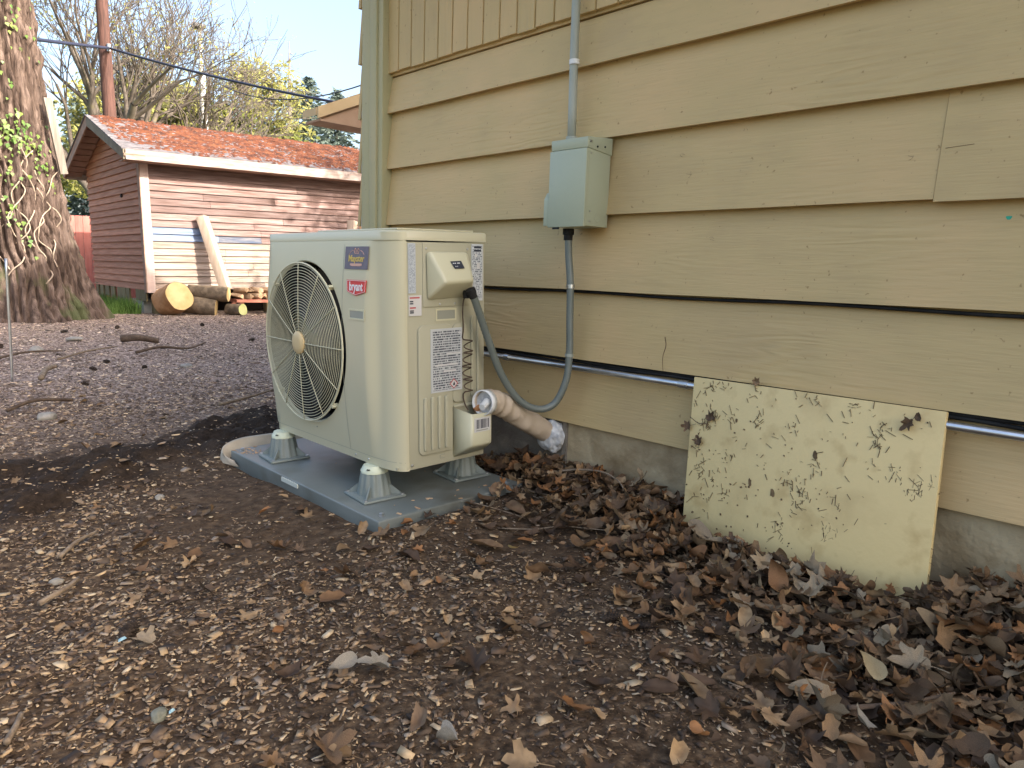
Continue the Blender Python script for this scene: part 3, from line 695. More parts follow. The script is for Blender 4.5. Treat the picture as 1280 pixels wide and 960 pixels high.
ko.tube([(bx0 + 0.075 + 0.013 * math.cos(a), by0 - 0.0003, bz0 + 0.032 + 0.013 * math.sin(a)) for a in [i * PI / 8 for i in range(17)]], 0.0008, 4, False)
bpart(ko, 'knockout', 'box_grey')

pvc = empty('wall_conduit', (2.03, 1.955, 1.37), label='upright grey plastic conduit entering the top of the disconnect box', cat='conduit')
PM = mw(pvc)
MB().tube([(2.030, 1.884 - 0.012, 1.318), (2.030, 1.884 - 0.010, 1.45), (2.032, 1.884 - 0.004, 1.65), (2.038, 1.884 + 0.004, 2.0), (2.045, 1.884 + 0.02, 3.0)], 0.0155, 16).build('pipe', 'pvc_grey', pvc, smooth=True, world=PM)
MB().tube([(2.0310, 1.876, 1.605), (2.0312, 1.8766, 1.622)], 0.0185, 16).build('strap', 'white_pvc', pvc, smooth='auto', world=PM)
MB().tube([(2.0300, 1.872, 1.3405), (2.0300, 1.872, 1.356)], 0.021, 16).build('connector', 'pvc_grey', pvc, smooth='auto', world=PM)

# flexible whip from the unit's wiring hood up to the box
wp = [(1.620, 1.925, 0.790), (1.640, 1.925, 0.755), (1.705, 1.925, 0.62), (1.765, 1.92, 0.50), (1.835, 1.90, 0.405), (1.905, 1.87, 0.366), (1.965, 1.84, 0.385),
      (1.995, 1.815, 0.47), (2.005, 1.812, 0.575), (2.005, 1.818, 0.70), (2.003, 1.822, 0.83), (2.000, 1.833, 0.93), (1.995, 1.835, 1.018)]
whip = empty('flexible_conduit', (1.9, 1.87, 0.366), label='dark grey flexible conduit looping from unit hood up to disconnect box', cat='conduit')
WM = mw(whip)
sp = spline(wp, 22)
MB().tube(sp, [0.0128 + (0.0011 if i % 2 else 0) for i in range(len(sp))], 12).build('hose', 'whip_grey', whip, smooth=True, world=WM)
d0 = (Vector(wp[1]) - Vector(wp[0])).normalized()
MB().tube([Vector(wp[0]) - d0 * 0.012, Vector(wp[0]) + d0 * 0.004, Vector(wp[0]) + d0 * 0.005, Vector(wp[0]) + d0 * 0.02], [0.017, 0.017, 0.0145, 0.0145], 12).build('fitting', 'black_rubber', whip, smooth='auto', world=WM)
MB().tube([(1.995, 1.835, 0.985), (1.995, 1.835, 1.004), (1.995, 1.835, 1.005), (1.995, 1.835, 1.026)], [0.0165, 0.0165, 0.021, 0.021], 10).build('fitting', 'black_rubber', whip, smooth='auto', world=WM)
MB().tube([(2.0034, 1.8205, 0.812), (2.0032, 1.821, 0.826)], 0.0165, 14).build('strap', 'zinc_tube', whip, smooth='auto', world=WM)
MB().tube([(2.0035, 1.812, 0.561), (2.0045, 1.812, 0.572)], 0.0160, 14).build('strap', 'pvc_grey', whip, smooth='auto', world=WM)

# ------------------------------------------------------------------ heat pump
UW, UD, UH, LZ = 0.902, 0.3846, 0.81, 0.777
FC = (0.578, 0.397); FR = 0.310
unit = empty('heat_pump', U_LOC, U_ROT, label='cream outdoor heat pump with round fan grille standing on grey risers', cat='heat pump')
def bulge(y, z):
    return 0.028 * max(0.0, 1 - ((z - 0.40) / 0.41) ** 2) * float(sstep(0.085, 0.155, y))
def plan(s):
    """distance along the wrap-round front sheet, from the side seam, to (x, y)"""
    L1 = 0.118
    if s < L1:
        t = s / L1 * PI / 2; return 0.047 - 0.047 * math.sin(t), 0.10 - 0.10 * math.cos(t)
    y = 0.10 + (s - L1)
    if y < UW - 0.03: return 0.0, y
    t = min(1.0, (y - (UW - 0.03)) / 0.047) * PI / 2
    return 0.03 - 0.03 * math.cos(t), UW - 0.03 + 0.03 * math.sin(t)
S_SEAM = 0.118 + 0.16; S_END = 0.118 + (UW - 0.03 + 0.047 - 0.10)
def surf(s, z, off=0.0):
    x, y = plan(s); return (x - bulge(y, z) - off, y, z)
def s_of_y(y): return 0.118 + (y - 0.10)
fp = MB()
ns, nzv = 40, 24
V = [surf(S_SEAM * i / ns, LZ * j / nzv) for j in range(nzv + 1) for i in range(ns + 1)]
fp.add(V, [(j * (ns + 1) + i, j * (ns + 1) + i + 1, (j + 1) * (ns + 1) + i + 1, (j + 1) * (ns + 1) + i) for j in range(nzv) for i in range(ns)])
# panel with the round fan opening: rings from the circle out to the sheet's edges
per = []
K = 24
s0, s1 = S_SEAM, S_END
for i in range(K): per.append((s0 + (s1 - s0) * i / K, 0.0))
for i in range(K): per.append((s1, LZ * i / K))
for i in range(K): per.append((s1 - (s1 - s0) * i / K, LZ))
for i in range(K): per.append((s0, LZ - LZ * i / K))
fs, fz = s_of_y(FC[0]), FC[1]
rings = []
for t in (0.0, 0.03, 0.12, 0.3, 0.55, 0.8, 1.0):
    row = []
    for (a, b_) in per:
        an = math.atan2(b_ - fz, a - fs); ca, cb = fs + FR * math.cos(an), fz + FR * math.sin(an)
        row.append(surf(ca + (a - ca) * t, cb + (b_ - cb) * t))
    rings.append(row)
lip = []
for (a, b_) in per:
    an = math.atan2(b_ - fz, a - fs); q = surf(fs + (FR - 0.006) * math.cos(an), fz + (FR - 0.006) * math.sin(an)); lip.append((q[0] + 0.008, q[1], q[2]))
rings.insert(0, lip)
deep = []
for (a, b_) in per:
    an = math.atan2(b_ - fz, a - fs); deep.append((0.085, FC[0] + (FR - 0.012) * math.cos(an), fz + (FR - 0.012) * math.sin(an)))
np_ = len(per); o = len(fp.v)
V = [p for row in rings for p in row]
fp.add(V, [(r * np_ + i, r * np_ + (i + 1) % np_, (r + 1) * np_ + (i + 1) % np_, (r + 1) * np_ + i) for r in range(len(rings) - 1) for i in range(np_)])
fo = fp.build('front_panel', 'unit_paint', unit, smooth='auto')
bm = bmesh.new(); bm.from_mesh(fo.data); bmesh.ops.remove_doubles(bm, verts=bm.verts, dist=0.0004); bmesh.ops.recalc_face_normals(bm, faces=bm.faces); bm.to_mesh(fo.data); bm.free()
fo.data.shade_smooth(); fo.data.set_sharp_from_angle(angle=math.radians(50))
MB().add(lip + deep, [(i, (i + 1) % np_, np_ + (i + 1) % np_, np_ + i) for i in range(np_)]).build('shroud', 'unit_dark', unit, smooth=True)
# seam between fan panel and service panel; bottom skirt line with screws
sm = MB()
for j in range(20):
    z0, z1 = 0.03 + 0.735 * j / 20, 0.03 + 0.735 * (j + 1) / 20
    a, b_, c, d = (surf(s_of_y(0.2915), z0, 0.0006), surf(s_of_y(0.2935), z0, 0.0006), surf(s_of_y(0.2935), z1, 0.0006), surf(s_of_y(0.2915), z1, 0.0006))
    sm.add([a, b_, c, d], [(0, 1, 2, 3)])
sm.build('seam', 'recess_grey', unit)
sk = MB()
for i in range(40):
    a0, a1 = 0.02 + (S_END - 0.06) * i / 40, 0.02 + (S_END - 0.06) * (i + 1) / 40
    sk.add([surf(a0, 0.0295, 0.0006), surf(a1, 0.0295, 0.0006), surf(a1, 0.031, 0.0006), surf(a0, 0.031, 0.0006)], [(0, 1, 2, 3)])
sk.build('skirt_line', 'recess_grey', unit)
def dome_screw(c, axis, r=0.005, m='steel'):
    s_ = -1
    MB().lathe([(r, 0.0), (r * 0.9, s_ * 0.0018), (r * 0.4, s_ * 0.003)], 8, c, axis).build('screw', m, unit, smooth='auto')
for y in (0.175, 0.26):
    dome_screw((-0.0005 - bulge(y, 0.016), y, 0.016), 0, 0.004)
dome_screw((-bulge(0.53, 0.062) - 0.0005, 0.53, 0.073), 0, 0.004, 'recess_grey')
# shell: side panel, far side, back, bottom
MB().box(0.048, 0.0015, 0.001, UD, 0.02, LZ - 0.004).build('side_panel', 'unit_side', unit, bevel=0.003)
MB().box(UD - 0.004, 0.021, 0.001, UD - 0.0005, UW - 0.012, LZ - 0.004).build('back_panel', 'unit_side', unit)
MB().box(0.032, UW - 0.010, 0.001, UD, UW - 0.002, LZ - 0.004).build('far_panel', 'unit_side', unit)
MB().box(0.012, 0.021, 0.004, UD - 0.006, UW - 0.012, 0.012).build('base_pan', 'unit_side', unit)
MB().box(0.20, 0.30, 0.02, 0.22, UW - 0.02, LZ - 0.03).build('coil', 'unit_dark', unit)
# lid
ld = MB(); pl = [plan(S_END * i / 60) for i in range(61)]
pl = [(x - 0.004 * (1 if x < 0.03 else 0.4), y) for x, y in pl] + [(UD + 0.003, UW), (UD + 0.003, -0.003), (0.05, -0.003)]
zr = [(0.0, LZ + 0.0005), (0.0, UH - 0.006), (0.004, UH - 0.001), (0.012, UH)]
cx, cy = UD / 2, UW / 2
V = []
for (ins, z) in zr:
    for (x, y) in pl:
        kx, ky = 1 - ins / (UD / 2), 1 - ins / (UW / 2); V.append((cx + (x - cx) * kx, cy + (y - cy) * ky, z))
n_ = len(pl)
ld.add(V, [tuple(range(n_))[::-1], tuple(3 * n_ + i for i in range(n_))] + [(r * n_ + i, r * n_ + (i + 1) % n_, (r + 1) * n_ + (i + 1) % n_, (r + 1) * n_ + i) for r in range(3) for i in range(n_)])
ld.build('lid', 'unit_paint', unit, smooth='auto')
MB().box(0.03, 0.025, UH + 0.0005, UD - 0.03, 0.55, UH + 0.007).build('lid_ridge', 'unit_paint', unit, bevel=0.004)
# fan guard
gx = -0.028 - 0.006
def gpos(r, an):
    return (gx - 0.010 * (1 - (r / 0.30) ** 2), FC[0] + 0.004 + r * math.cos(an), FC[1] + r * math.sin(an))
guard = MB(); 
guard.tube([gpos(0.3015, 2 * PI * i / 72) for i in range(73)], 0.0034, 6, False)
guard = guard.build('fan_guard', 'unit_plastic', unit, smooth=True)
R0 = 0.050; NR = 24
for i in range(NR):
    r = R0 + (0.2945 - R0) * i / (NR - 1)
    m_ = 40 if r < 0.12 else 64
    MB().tube([gpos(r, 2 * PI * k / m_) for k in range(m_ + 1)], 0.0013, 5, False).build('guard_ring', 'unit_plastic', guard, smooth=True)
for k in range(12):
    an = PI / 2 + k * PI / 6
    mb = MB(); mb.tube([Vector(gpos(0.03 + 0.27 * j / 6, an)) - Vector((0.0025, 0, 0)) for j in range(7)], 0.0017, 5)
    mb.build('guard_spoke', 'unit_plastic', guard, smooth=True)
hub = MB().lathe([(0.044, 0.0), (0.044, -0.007), (0.040, -0.011), (0.02, -0.013)], 28, (gx - 0.010, FC[0] + 0.004, FC[1]), 0)
hub.build('guard_hub', 'hub_tan', guard, smooth='auto')
for k in range(4):
    an = PI / 4 + k * PI / 2; q = gpos(0.305, an)
    MB().obox((q[0] + 0.010, q[1], q[2]), (0.012, 0, 0), (0, 0.008 * math.cos(an), 0.008 * math.sin(an)), (0, -0.005 * math.sin(an), 0.005 * math.cos(an))).build('guard_clip', 'unit_plastic', guard)
# fan blades inside
fan = MB().lathe([(0.06, 0.06), (0.06, 0.10), (0.05, 0.11)], 20, (0, FC[0], FC[1]), 0).build('fan', 'fan_black', unit, smooth='auto')
for k in range(3):
    a0 = k * 2 * PI / 3 + 0.4; bl = MB(); V = []; nb = 8
    for i in range(nb + 1):
        for j in range(7):
            r = 0.055 + (0.285 - 0.055) * j / 6; an = a0 + (1.35 * i / nb) + 0.35 * (j / 6) ** 2
            V.append((0.045 + 0.075 * i / nb, FC[0] + r * math.cos(an), FC[1] + r * math.sin(an)))
    bl.add(V, [(i * 7 + j, i * 7 + j + 1, (i + 1) * 7 + j + 1, (i + 1) * 7 + j) for i in range(nb) for j in range(6)])
    bl.build('fan_blade', 'fan_black', fan, smooth=True)
# --- badges on the front
def front_xform(y, z, off=0.0012):
    x = -bulge(y, z) - off
    # text x runs toward -y (left to right seen from the front), text y up
    nrm = Vector((-1, 0, 0)); slope = (bulge(y, z + 0.01) - bulge(y, z - 0.01)) / 0.02
    upv = Vector((-slope, 0, 1)).normalized(); right = Vector((0, -1, 0)); nrm = right.cross(upv)
    M = Matrix((right, upv, nrm)).transposed().to_4x4(); M.translation = (x, y, z); return M
def flat_poly(poly, M, off, name, m, parent, th=0.0008):
    n = len(poly); V = [M @ Vector((a, b_, off)) for a, b_ in poly] + [M @ Vector((a, b_, off + th)) for a, b_ in poly]
    return MB().add(V, [tuple(range(n))[::-1], tuple(range(n, 2 * n))] + [(i, (i + 1) % n, n + (i + 1) % n, n + i) for i in range(n)]).build(name, m, parent)
M1 = front_xform(0.208, 0.7185, 0.0015)
stk = flat_poly([(-0.074, -0.0385), (0.074, -0.0385), (0.074, 0.0385), (-0.074, 0.0385)], M1, 0, 'dealer_sticker', 'sticker', unit)
def TM(M, dx, dy, dz=0.0012): return M @ Matrix.Translation((dx, dy, dz))
text_mesh('Mayster', 0.031, TM(M1, 0, -0.003), 'lettering', 'gold_print', stk, 0.0003, 0.0006)
crown = MB()
for pts in ([(-0.011, 0.016), (-0.016, 0.026), (-0.009, 0.033), (-0.004, 0.027), (-0.004, 0.017)], [(0.011, 0.016), (0.016, 0.026), (0.009, 0.033), (0.004, 0.027), (0.004, 0.017)], [(-0.012, 0.014), (0.012, 0.014)]):
    crown.tube([M1 @ Vector((a, b_, 0.0012)) for a, b_ in pts], 0.0010, 4)
crown.build('emblem', 'pink_print', stk)
arc = MB()
arc.tube([M1 @ Vector((0.050 * math.cos(a), 0.004 + 0.024 * math.sin(a), 0.0010)) for a in [PI * (0.08 + 0.27 * i / 8) for i in range(9)]], 0.0008, 4)
arc.tube([M1 @ Vector((-0.050 * math.cos(a), 0.004 + 0.024 * math.sin(a), 0.0010)) for a in [PI * (0.08 + 0.27 * i / 8) for i in range(9)]], 0.0008, 4)
arc.build('emblem', 'pink_print', stk)
flat_poly([(-0.036, -0.019), (0.036, -0.019), (0.038, -0.025), (0.024, -0.028), (-0.024, -0.028), (-0.038, -0.025)], M1, 0.0012, 'banner', 'pink_print', stk, 0.0003)
M2 = front_xform(0.198, 0.620, 0.0015)
shield = [(-0.062, 0.024), (0.062, 0.024), (0.058, -0.016), (0.0, -0.029), (-0.058, -0.016)]
bad = flat_poly(shield, M2, 0, 'badge', 'red_badge', unit, 0.003)
ol = MB(); q = [(a * 0.95, b_ * 0.90) for a, b_ in shield]; q.append(q[0])
ol.tube([M2 @ Vector((a, b_, 0.0032)) for a, b_ in q], 0.0007, 4, False); ol.build('outline', 'white_print', bad)
tm = M2 @ Matrix.Translation((0, 0.001, 0.0036)) @ Matrix.Diagonal((1.0, 1.28, 1, 1))
text_mesh('bryant', 0.033, tm, 'lettering', 'white_print', bad, 0.0003, 0.0007)
def recess(c, w, h, xform, nm='hand_recess'):
    f = MB(); t = 0.006
    for (a0, b0, a1, b1) in ((-w, h - t, w, h), (-w, -h, w, -h + t), (-w, -h + t, -w + t, h - t), (w - t, -h + t, w, h - t)):
        V = [xform @ Vector(p) for p in ((a0, b0, 0), (a1, b0, 0), (a1, b1, 0), (a0, b1, 0), (a0, b0, 0.002), (a1, b0, 0.002), (a1, b1, 0.002), (a0, b1, 0.002))]
        f.hexa(V)
    fo_ = f.build(nm, 'unit_plastic', unit)
    g = MB(); V = [xform @ Vector(p) for p in ((-w + t, -h + t, 0.0006), (w - t, -h + t, 0.0006), (w - t, h - t, 0.0006), (-w + t, h - t, 0.0006))]
    g.add(V, [(0, 1, 2, 3)]); g.build('recess_floor', 'recess_grey', fo_)
recess(None, 0.050, 0.0185, front_xform(0.196, 0.527, 0.0002))
# --- side panel details (local plane y = 0, outward is -y)
def SX(x, z, y=0.0015):
    M = Matrix(((1, 0, 0), (0, 0, 1), (0, -1, 0))).transposed().to_4x4()   # text x -> +x, text y -> +z, normal -> -y
    M = Matrix(((1, 0, 0, x), (0, 0, -1, y), (0, 1, 0, z), (0, 0, 0, 1))); return M
def rrect(w, h, r, k=4):
    P = []
    for cx_, cy_, a0 in ((w - r, h - r, 0), (-w + r, h - r, PI / 2), (-w + r, -h + r, PI), (w - r, -h + r, 1.5 * PI)):
        P += [(cx_ + r * math.cos(a0 + i * PI / 2 / k), cy_ + r * math.sin(a0 + i * PI / 2 / k)) for i in range(k + 1)]
    return P
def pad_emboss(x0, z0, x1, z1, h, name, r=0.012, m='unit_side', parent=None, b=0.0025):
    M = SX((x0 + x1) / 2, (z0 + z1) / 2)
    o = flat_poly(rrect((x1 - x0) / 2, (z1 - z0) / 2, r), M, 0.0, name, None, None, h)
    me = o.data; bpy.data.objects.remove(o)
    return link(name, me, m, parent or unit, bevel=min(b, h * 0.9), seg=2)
# wiring plate and hood
pad_emboss(0.110, 0.557, 0.3155, 0.7725, 0.004, 'wiring_plate', 0.006)
for (x, z) in ((0.124, 0.752), (0.302, 0.752), (0.180, 0.566), (0.245, 0.566)):
    dome_screw((x, -0.003, z), 1, 0.0045)
hd = MB()
yb0 = -0.003
HB = [(0.119, yb0, 0.740), (0.302, yb0, 0.740), (0.322, yb0, 0.585), (0.121, yb0, 0.578)]          # base TL TR BR BL
HNt = [(0.120, -0.026, 0.742), (0.282, -0.026, 0.742)]
HN = [(0.143, -0.088, 0.640), (0.262, -0.088, 0.645)]                                            # nose L R
hv = HB + HNt + HN
hd.add(hv, [(0, 4, 5, 1), (4, 6, 7, 5), (6, 3, 2, 7), (0, 3, 6, 4), (1, 5, 7, 2), (0, 1, 2, 3)])
hood = hd.build('wiring_hood', 'unit_plastic', unit, bevel=0.012, seg=3)
HMn = Matrix(((1, 0, 0, 0), (0, 1, 0, 0), (0, 0, 1, 0), (0, 0, 0, 1)))
uu = Vector((HN[1][0] - HN[0][0], 0, HN[1][2] - HN[0][2])).normalized(); vv = (Vector(HNt[0]) - Vector(HN[0])); vv = Vector((0, vv.y, vv.z)).normalized()
nn = uu.cross(vv); cc = (Vector(HN[0]) + Vector(HN[1]) + Vector(HNt[0]) + Vector(HNt[1])) / 4 + Vector((0.012, 0, 0.006))
LM = Matrix((uu, vv, nn)).transposed().to_4x4(); LM.translation = cc + nn * 0.0008
tagp = flat_poly([(-0.0245, 0.0145), (0.021, 0.0145), (0.0245, -0.0145), (-0.017, -0.0145)], LM, 0, 'maker_tag', 'ink', hood, 0.0008)
pm = MB()
for (a, b_, w) in ((-0.016, 0.006, 0.005), (-0.008, 0.006, 0.006), (0.006, 0.006, 0.011), (-0.010, -0.006, 0.004), (-0.003, -0.006, 0.003)):
    pm.add([LM @ Vector((a - w / 2, b_ - 0.0016, 0.0011)), LM @ Vector((a + w / 2, b_ - 0.0016, 0.0011)), LM @ Vector((a + w / 2, b_ + 0.0016, 0.0011)), LM @ Vector((a - w / 2, b_ + 0.0016, 0.0011))], [(0, 1, 2, 3)])
pm.build('print', 'white_print', tagp)
# labels
def label(x0, z0, x1, z1, name, m):
    return MB().box(x0, -0.0022, z0, x1, 0.001, z1).build(name, m, unit)
label(0.0525, 0.605, 0.0815, 0.768, 'caution_strip', 'label_print_strip')
cl = label(0.0535, 0.530, 0.1035, 0.598, 'warning_label', 'label_white')
for (z, w, m_) in ((0.590, 0.040, 'red_ink'), (0.578, 0.014, 'ink'), (0.571, 0.014, 'ink'), (0.557, 0.024, 'red_ink'), (0.547, 0.016, 'ink'), (0.541, 0.016, 'ink')):
    MB().box(0.056, -0.0026, z - 0.0022, 0.056 + w, -0.0023, z + 0.0022).build('print_line', m_, cl)
nl = label(0.3225, 0.572, 0.3735, 0.770, 'rating_label', 'label_print_side')
for (x0, z0, x1, z1) in ((0.333, 0.755, 0.366, 0.763), (0.333, 0.744, 0.366, 0.751)):
    MB().box(x0, -0.0026, z0, x1, -0.0023, z1).build('print_line', 'ink', nl)
for (x0, z0, x1, z1) in ((0.337, 0.725, 0.346, 0.736), (0.346, 0.685, 0.360, 0.705), (0.326, 0.576, 0.345, 0.592)):
    MB().box(x0, -0.0026, z0, x1, -0.0023, z1).build('print_box', 'label_white', nl)
# hand recess on the side
recess(None, 0.045, 0.021, SX(0.209, 0.529, 0.0012))
# pressed ribs on the side panel
ring_o = pad_emboss(0.085, 0.046, 0.232, 0.497, 0.0105, 'pressed_panel', 0.02, b=0.008)
pad_emboss(0.2325, 0.215, 0.300, 0.497, 0.0085, 'pressed_panel', 0.02, b=0.007)
for i, x in enumerate((0.108, 0.139, 0.170, 0.200)):
    M = SX(x, 0.155, -0.008)
    o_ = flat_poly(rrect(0.0085, 0.095, 0.008), M, 0.0, 'rib', None, None, 0.009)
    me = o_.data; bpy.data.objects.remove(o_); link('rib', me, 'unit_side', unit, bevel=0.006, seg=2)
for (x0, z0, x1, z1) in ((0.318, 0.230, 0.330, 0.520), (0.345, 0.24, 0.357, 0.54), (0.238, 0.196, 0.362, 0.2065)):
    pad_emboss(x0, z0, x1, z1, 0.008, 'rib', 0.005, b=0.004)
bl = MB().box(0.134, -0.0120, 0.262, 0.270, -0.0065, 0.482).build('wiring_label', 'label_print_big', unit)
for (x0, z0, x1, z1) in ((0.20, 0.392, 0.262, 0.3965), (0.150, 0.353, 0.250, 0.3595), (0.188, 0.331, 0.243, 0.337), (0.252, 0.462, 0.266, 0.467)):
    MB().box(x0, -0.0126, z0, x1, -0.0122, z1).build('print_gap', 'label_white', bl)
dm = MB(); c_ = (0.232, 0.2865)
for r_, m_ in ((0.0185, 'red_ink'), (0.0145, 'label_white')):
    q_ = -0.0126 if r_ > 0.016 else -0.0130
    MB().add([(c_[0] + r_, q_, c_[1]), (c_[0], q_, c_[1] + r_), (c_[0] - r_, q_, c_[1]), (c_[0], q_, c_[1] - r_)], [(0, 1, 2, 3)]).build('hazard_diamond', m_, bl)
MB().add([(c_[0] - 0.005, -0.0134, c_[1] - 0.006), (c_[0] + 0.005, -0.0134, c_[1] - 0.006), (c_[0] + 0.0045, -0.0134, c_[1]), (c_[0] + 0.001, -0.0134, c_[1] + 0.008), (c_[0] - 0.003, -0.0134, c_[1] + 0.001)], [(0, 1, 2, 3, 4)]).build('flame_mark', 'ink', bl)
dome_screw((0.058, -0.001, 0.018), 1, 0.0055)
ob = MB()
for (a, b_) in (((0.18, 0.022), (0.20, 0.022)), ((0.18, 0.034), (0.20, 0.034)), ((0.18, 0.022), (0.18, 0.034))):
    ob.tube([(a[0], 0.001, a[1]), (b_[0], 0.001, b_[1])], 0.0012, 4)
ob.build('pressed_mark', 'recess_grey', unit)
# valve cover
vc = MB()
yo = -0.088
A = [(0.237, 0.0, 0.014), (0.384, 0.0, 0.018), (0.384, 0.0, 0.180), (0.237, 0.0, 0.198)]
B = [(0.250, yo, 0.068), (0.345, yo, 0.066), (0.345, yo, 0.181), (0.250, yo, 0.184)]
V = A + B
vc.add(V, [(4, 5, 6, 7), (0, 4, 7, 3), (1, 2, 6, 5), (0, 1, 5, 4)])
vo = vc.build('valve_cover', 'unit_plastic', unit, bevel=0.009, seg=3)
sol = vo.modifiers.new('solid', 'SOLIDIFY'); sol.thickness = 0.003; sol.offset = -1
bc = MB().box(0.262, yo - 0.0015, 0.117, 0.336, yo - 0.0004, 0.168).build('barcode_label', 'label_white', vo)
bb_ = MB(); x = 0.269; random.seed(3)
while x < 0.327:
    w = random.choice((0.0016, 0.0026, 0.004)); bb_.box(x, yo - 0.0019, 0.129, x + w, yo - 0.00155, 0.162); x += w + random.choice((0.0016, 0.0024, 0.0034))
bb_.build('bars', 'ink', bc)
MB().box(0.270, yo - 0.0019, 0.121, 0.325, yo - 0.00155, 0.1245).build('print_line', 'recess_grey', bc)
dome_screw((0.364, -0.001, 0.026), 1, 0.0045); dome_screw((0.246, -0.002, 0.187), 1, 0.0045)
# brass service valve peeping from the cover
MB().tube([(0.30, -0.045, 0.185), (0.322, -0.048, 0.197)], 0.010, 8).build('service_valve', 'copper', unit, smooth='auto')
# coiled sensor wire: grommet, straight lead, coil, tail
cw = []
cw += [(0.262, -0.045, 0.598), (0.262, -0.030, 0.575), (0.268, -0.018, 0.53), (0.275, -0.014, 0.48), (0.270, -0.014, 0.447)]
N_ = 8
coil = []
for i in range(N_ * 10):
    t = i / (N_ * 10); a = 2 * PI * i / 10
    coil.append((0.287 + 0.018 * math.cos(a + 2.5) + 0.004 * math.sin(t * 9), -0.022 + 0.010 * math.sin(a + 2.5), 0.44 - 0.19 * t + 0.006 * math.sin(a * 0.5)))
pts = spline(cw, 8) + [Vector(p) for p in coil] + spline([(0.272, -0.016, 0.245), (0.275, -0.014, 0.225), (0.283, -0.016, 0.20), (0.288, -0.025, 0.185)], 6)
MB().tube(pts, 0.0024, 6).build('coiled_wire', 'stick_dark', unit, smooth=True)
MB().lathe([(0.0115, 0.585), (0.0125, 0.602), (0.010, 0.612)], 12, (0.262, -0.045, 0.0), 2).build('grommet', 'black_rubber', unit, smooth='auto')

# ------------------------------------------------------------------ line-set cover running to the wall
ls = empty('pipe_cover', (1.85, 1.95, 0.30), label='beige pipe sleeve bending from the valve cover into the wall', cat='pipe')
LMx = mw(ls)
cp = spline([(1.690, 1.925, 0.402), (1.735, 1.935, 0.400), (1.790, 1.945, 0.383), (1.85, 1.953, 0.353), (1.92, 1.955, 0.314), (2.00, 1.955, 0.271), (2.075, 1.955, 0.230)], 9)
rad = []
for i in range(len(cp)):
    t = i / (len(cp) - 1); r = 0.043 + 0.0006 * math.sin(i * 1.1)
    if 0.18 < t < 0.52: r += 0.0030 * math.sin((t - 0.18) * 42) 
    rad.append(r)
slv = MB().tube(cp, rad, 22, False)
for i, p in enumerate(slv.v):
    d = 0.0055 * noise.noise((p[0] * 20, p[1] * 20, p[2] * 20)) + 0.002 * noise.noise((p[0] * 60, p[1] * 60, p[2] * 60)); slv.v[i] = (p[0], p[1] + d, p[2] + d)
so_ = slv.build('sleeve', 'sleeve', ls, smooth=True, world=LMx)
mdf = so_.modifiers.new('wall', 'SOLIDIFY'); mdf.thickness = 0.003
d_ = (cp[1] - cp[0]).normalized()
MB().tube([cp[0] - d_ * 0.010, cp[0] + d_ * 0.02], 0.0455, 22, False).build('collar', 'white_pvc', ls, smooth=True, world=LMx).modifiers.new('wall', 'SOLIDIFY').thickness = 0.004
fo2 = MB().tube([cp[0] + d_ * 0.012, cp[0] + d_ * 0.03], 0.040, 16).build('inner_seal', 'foam', ls, smooth='auto', world=LMx)
MB().tube([cp[0] + d_ * 0.01 + Vector((0, -0.01, 0.004)), cp[0] - d_ * 0.028 + Vector((0, -0.016, -0.012))], [0.015, 0.012], 10).build('insulated_pipe', 'white_pvc', ls, smooth='auto', world=LMx)
bmf = bmesh.new(); bmesh.ops.create_icosphere(bmf, subdivisions=4, radius=1.0)
for v in bmf.verts:
    p = v.co; k = 1 + 0.24 * noise.noise(p * 1.8) + 0.13 * noise.noise(p * 4.5)
    v.co = Vector((2.064 + p.x * 0.040 * k, 1.945 + p.y * 0.062 * k, 0.232 + p.z * 0.062 * k))
me = bpy.data.meshes.new('foam_seal'); bmf.to_mesh(me); bmf.free()
link('foam_seal', me, 'foam', ls, smooth=True, world=LMx)

# ------------------------------------------------------------------ pad and risers
pad = empty('equipment_pad', UM @ Vector((0.18, 0.5, -0.185)), U_ROT, label='flat grey plastic equipment pad under the heat pump, partly sunk in soil', cat='pad')
PO = Vector((0.18, 0.5, -0.185))
def L2(p): return Vector(p) - PO
pb = MB()
c0 = [(-0.132, -0.078), (0.498, -0.098), (0.522, 1.088), (-0.128, 1.095)]
pb.hexa([tuple(L2((x, y, -0.190))) for x, y in c0] + [tuple(L2((x, y, -0.115))) for x, y in c0])
pb.build('slab', 'pad_grey', pad, bevel=0.006, seg=3)
for (x, y) in ((-0.095, -0.040), (0.455, -0.050), (-0.09, 1.055)):
    q = L2((x, y, -0.1148)); b_ = MB().lathe([(0.0105, 0.0), (0.0105, 0.002), (0.0085, 0.0022), (0.0085, 0.009), (0.004, 0.011)], 6, tuple(q), 2)
    b_.build('bolt', 'steel', pad)
q = [(-0.1345, 0.46), (-0.1345, 0.60), (-0.1300, 0.60), (-0.1300, 0.46)]
MB().box(*L2((-0.1345, 0.47, -0.137)), *L2((-0.1295, 0.60, -0.121))).build('edge_label', 'pad_label', pad)
MB().box(*L2((0.20, -0.0925, -0.175)), *L2((0.208, -0.086, -0.121))).build('edge_rib', 'pad_grey', pad)

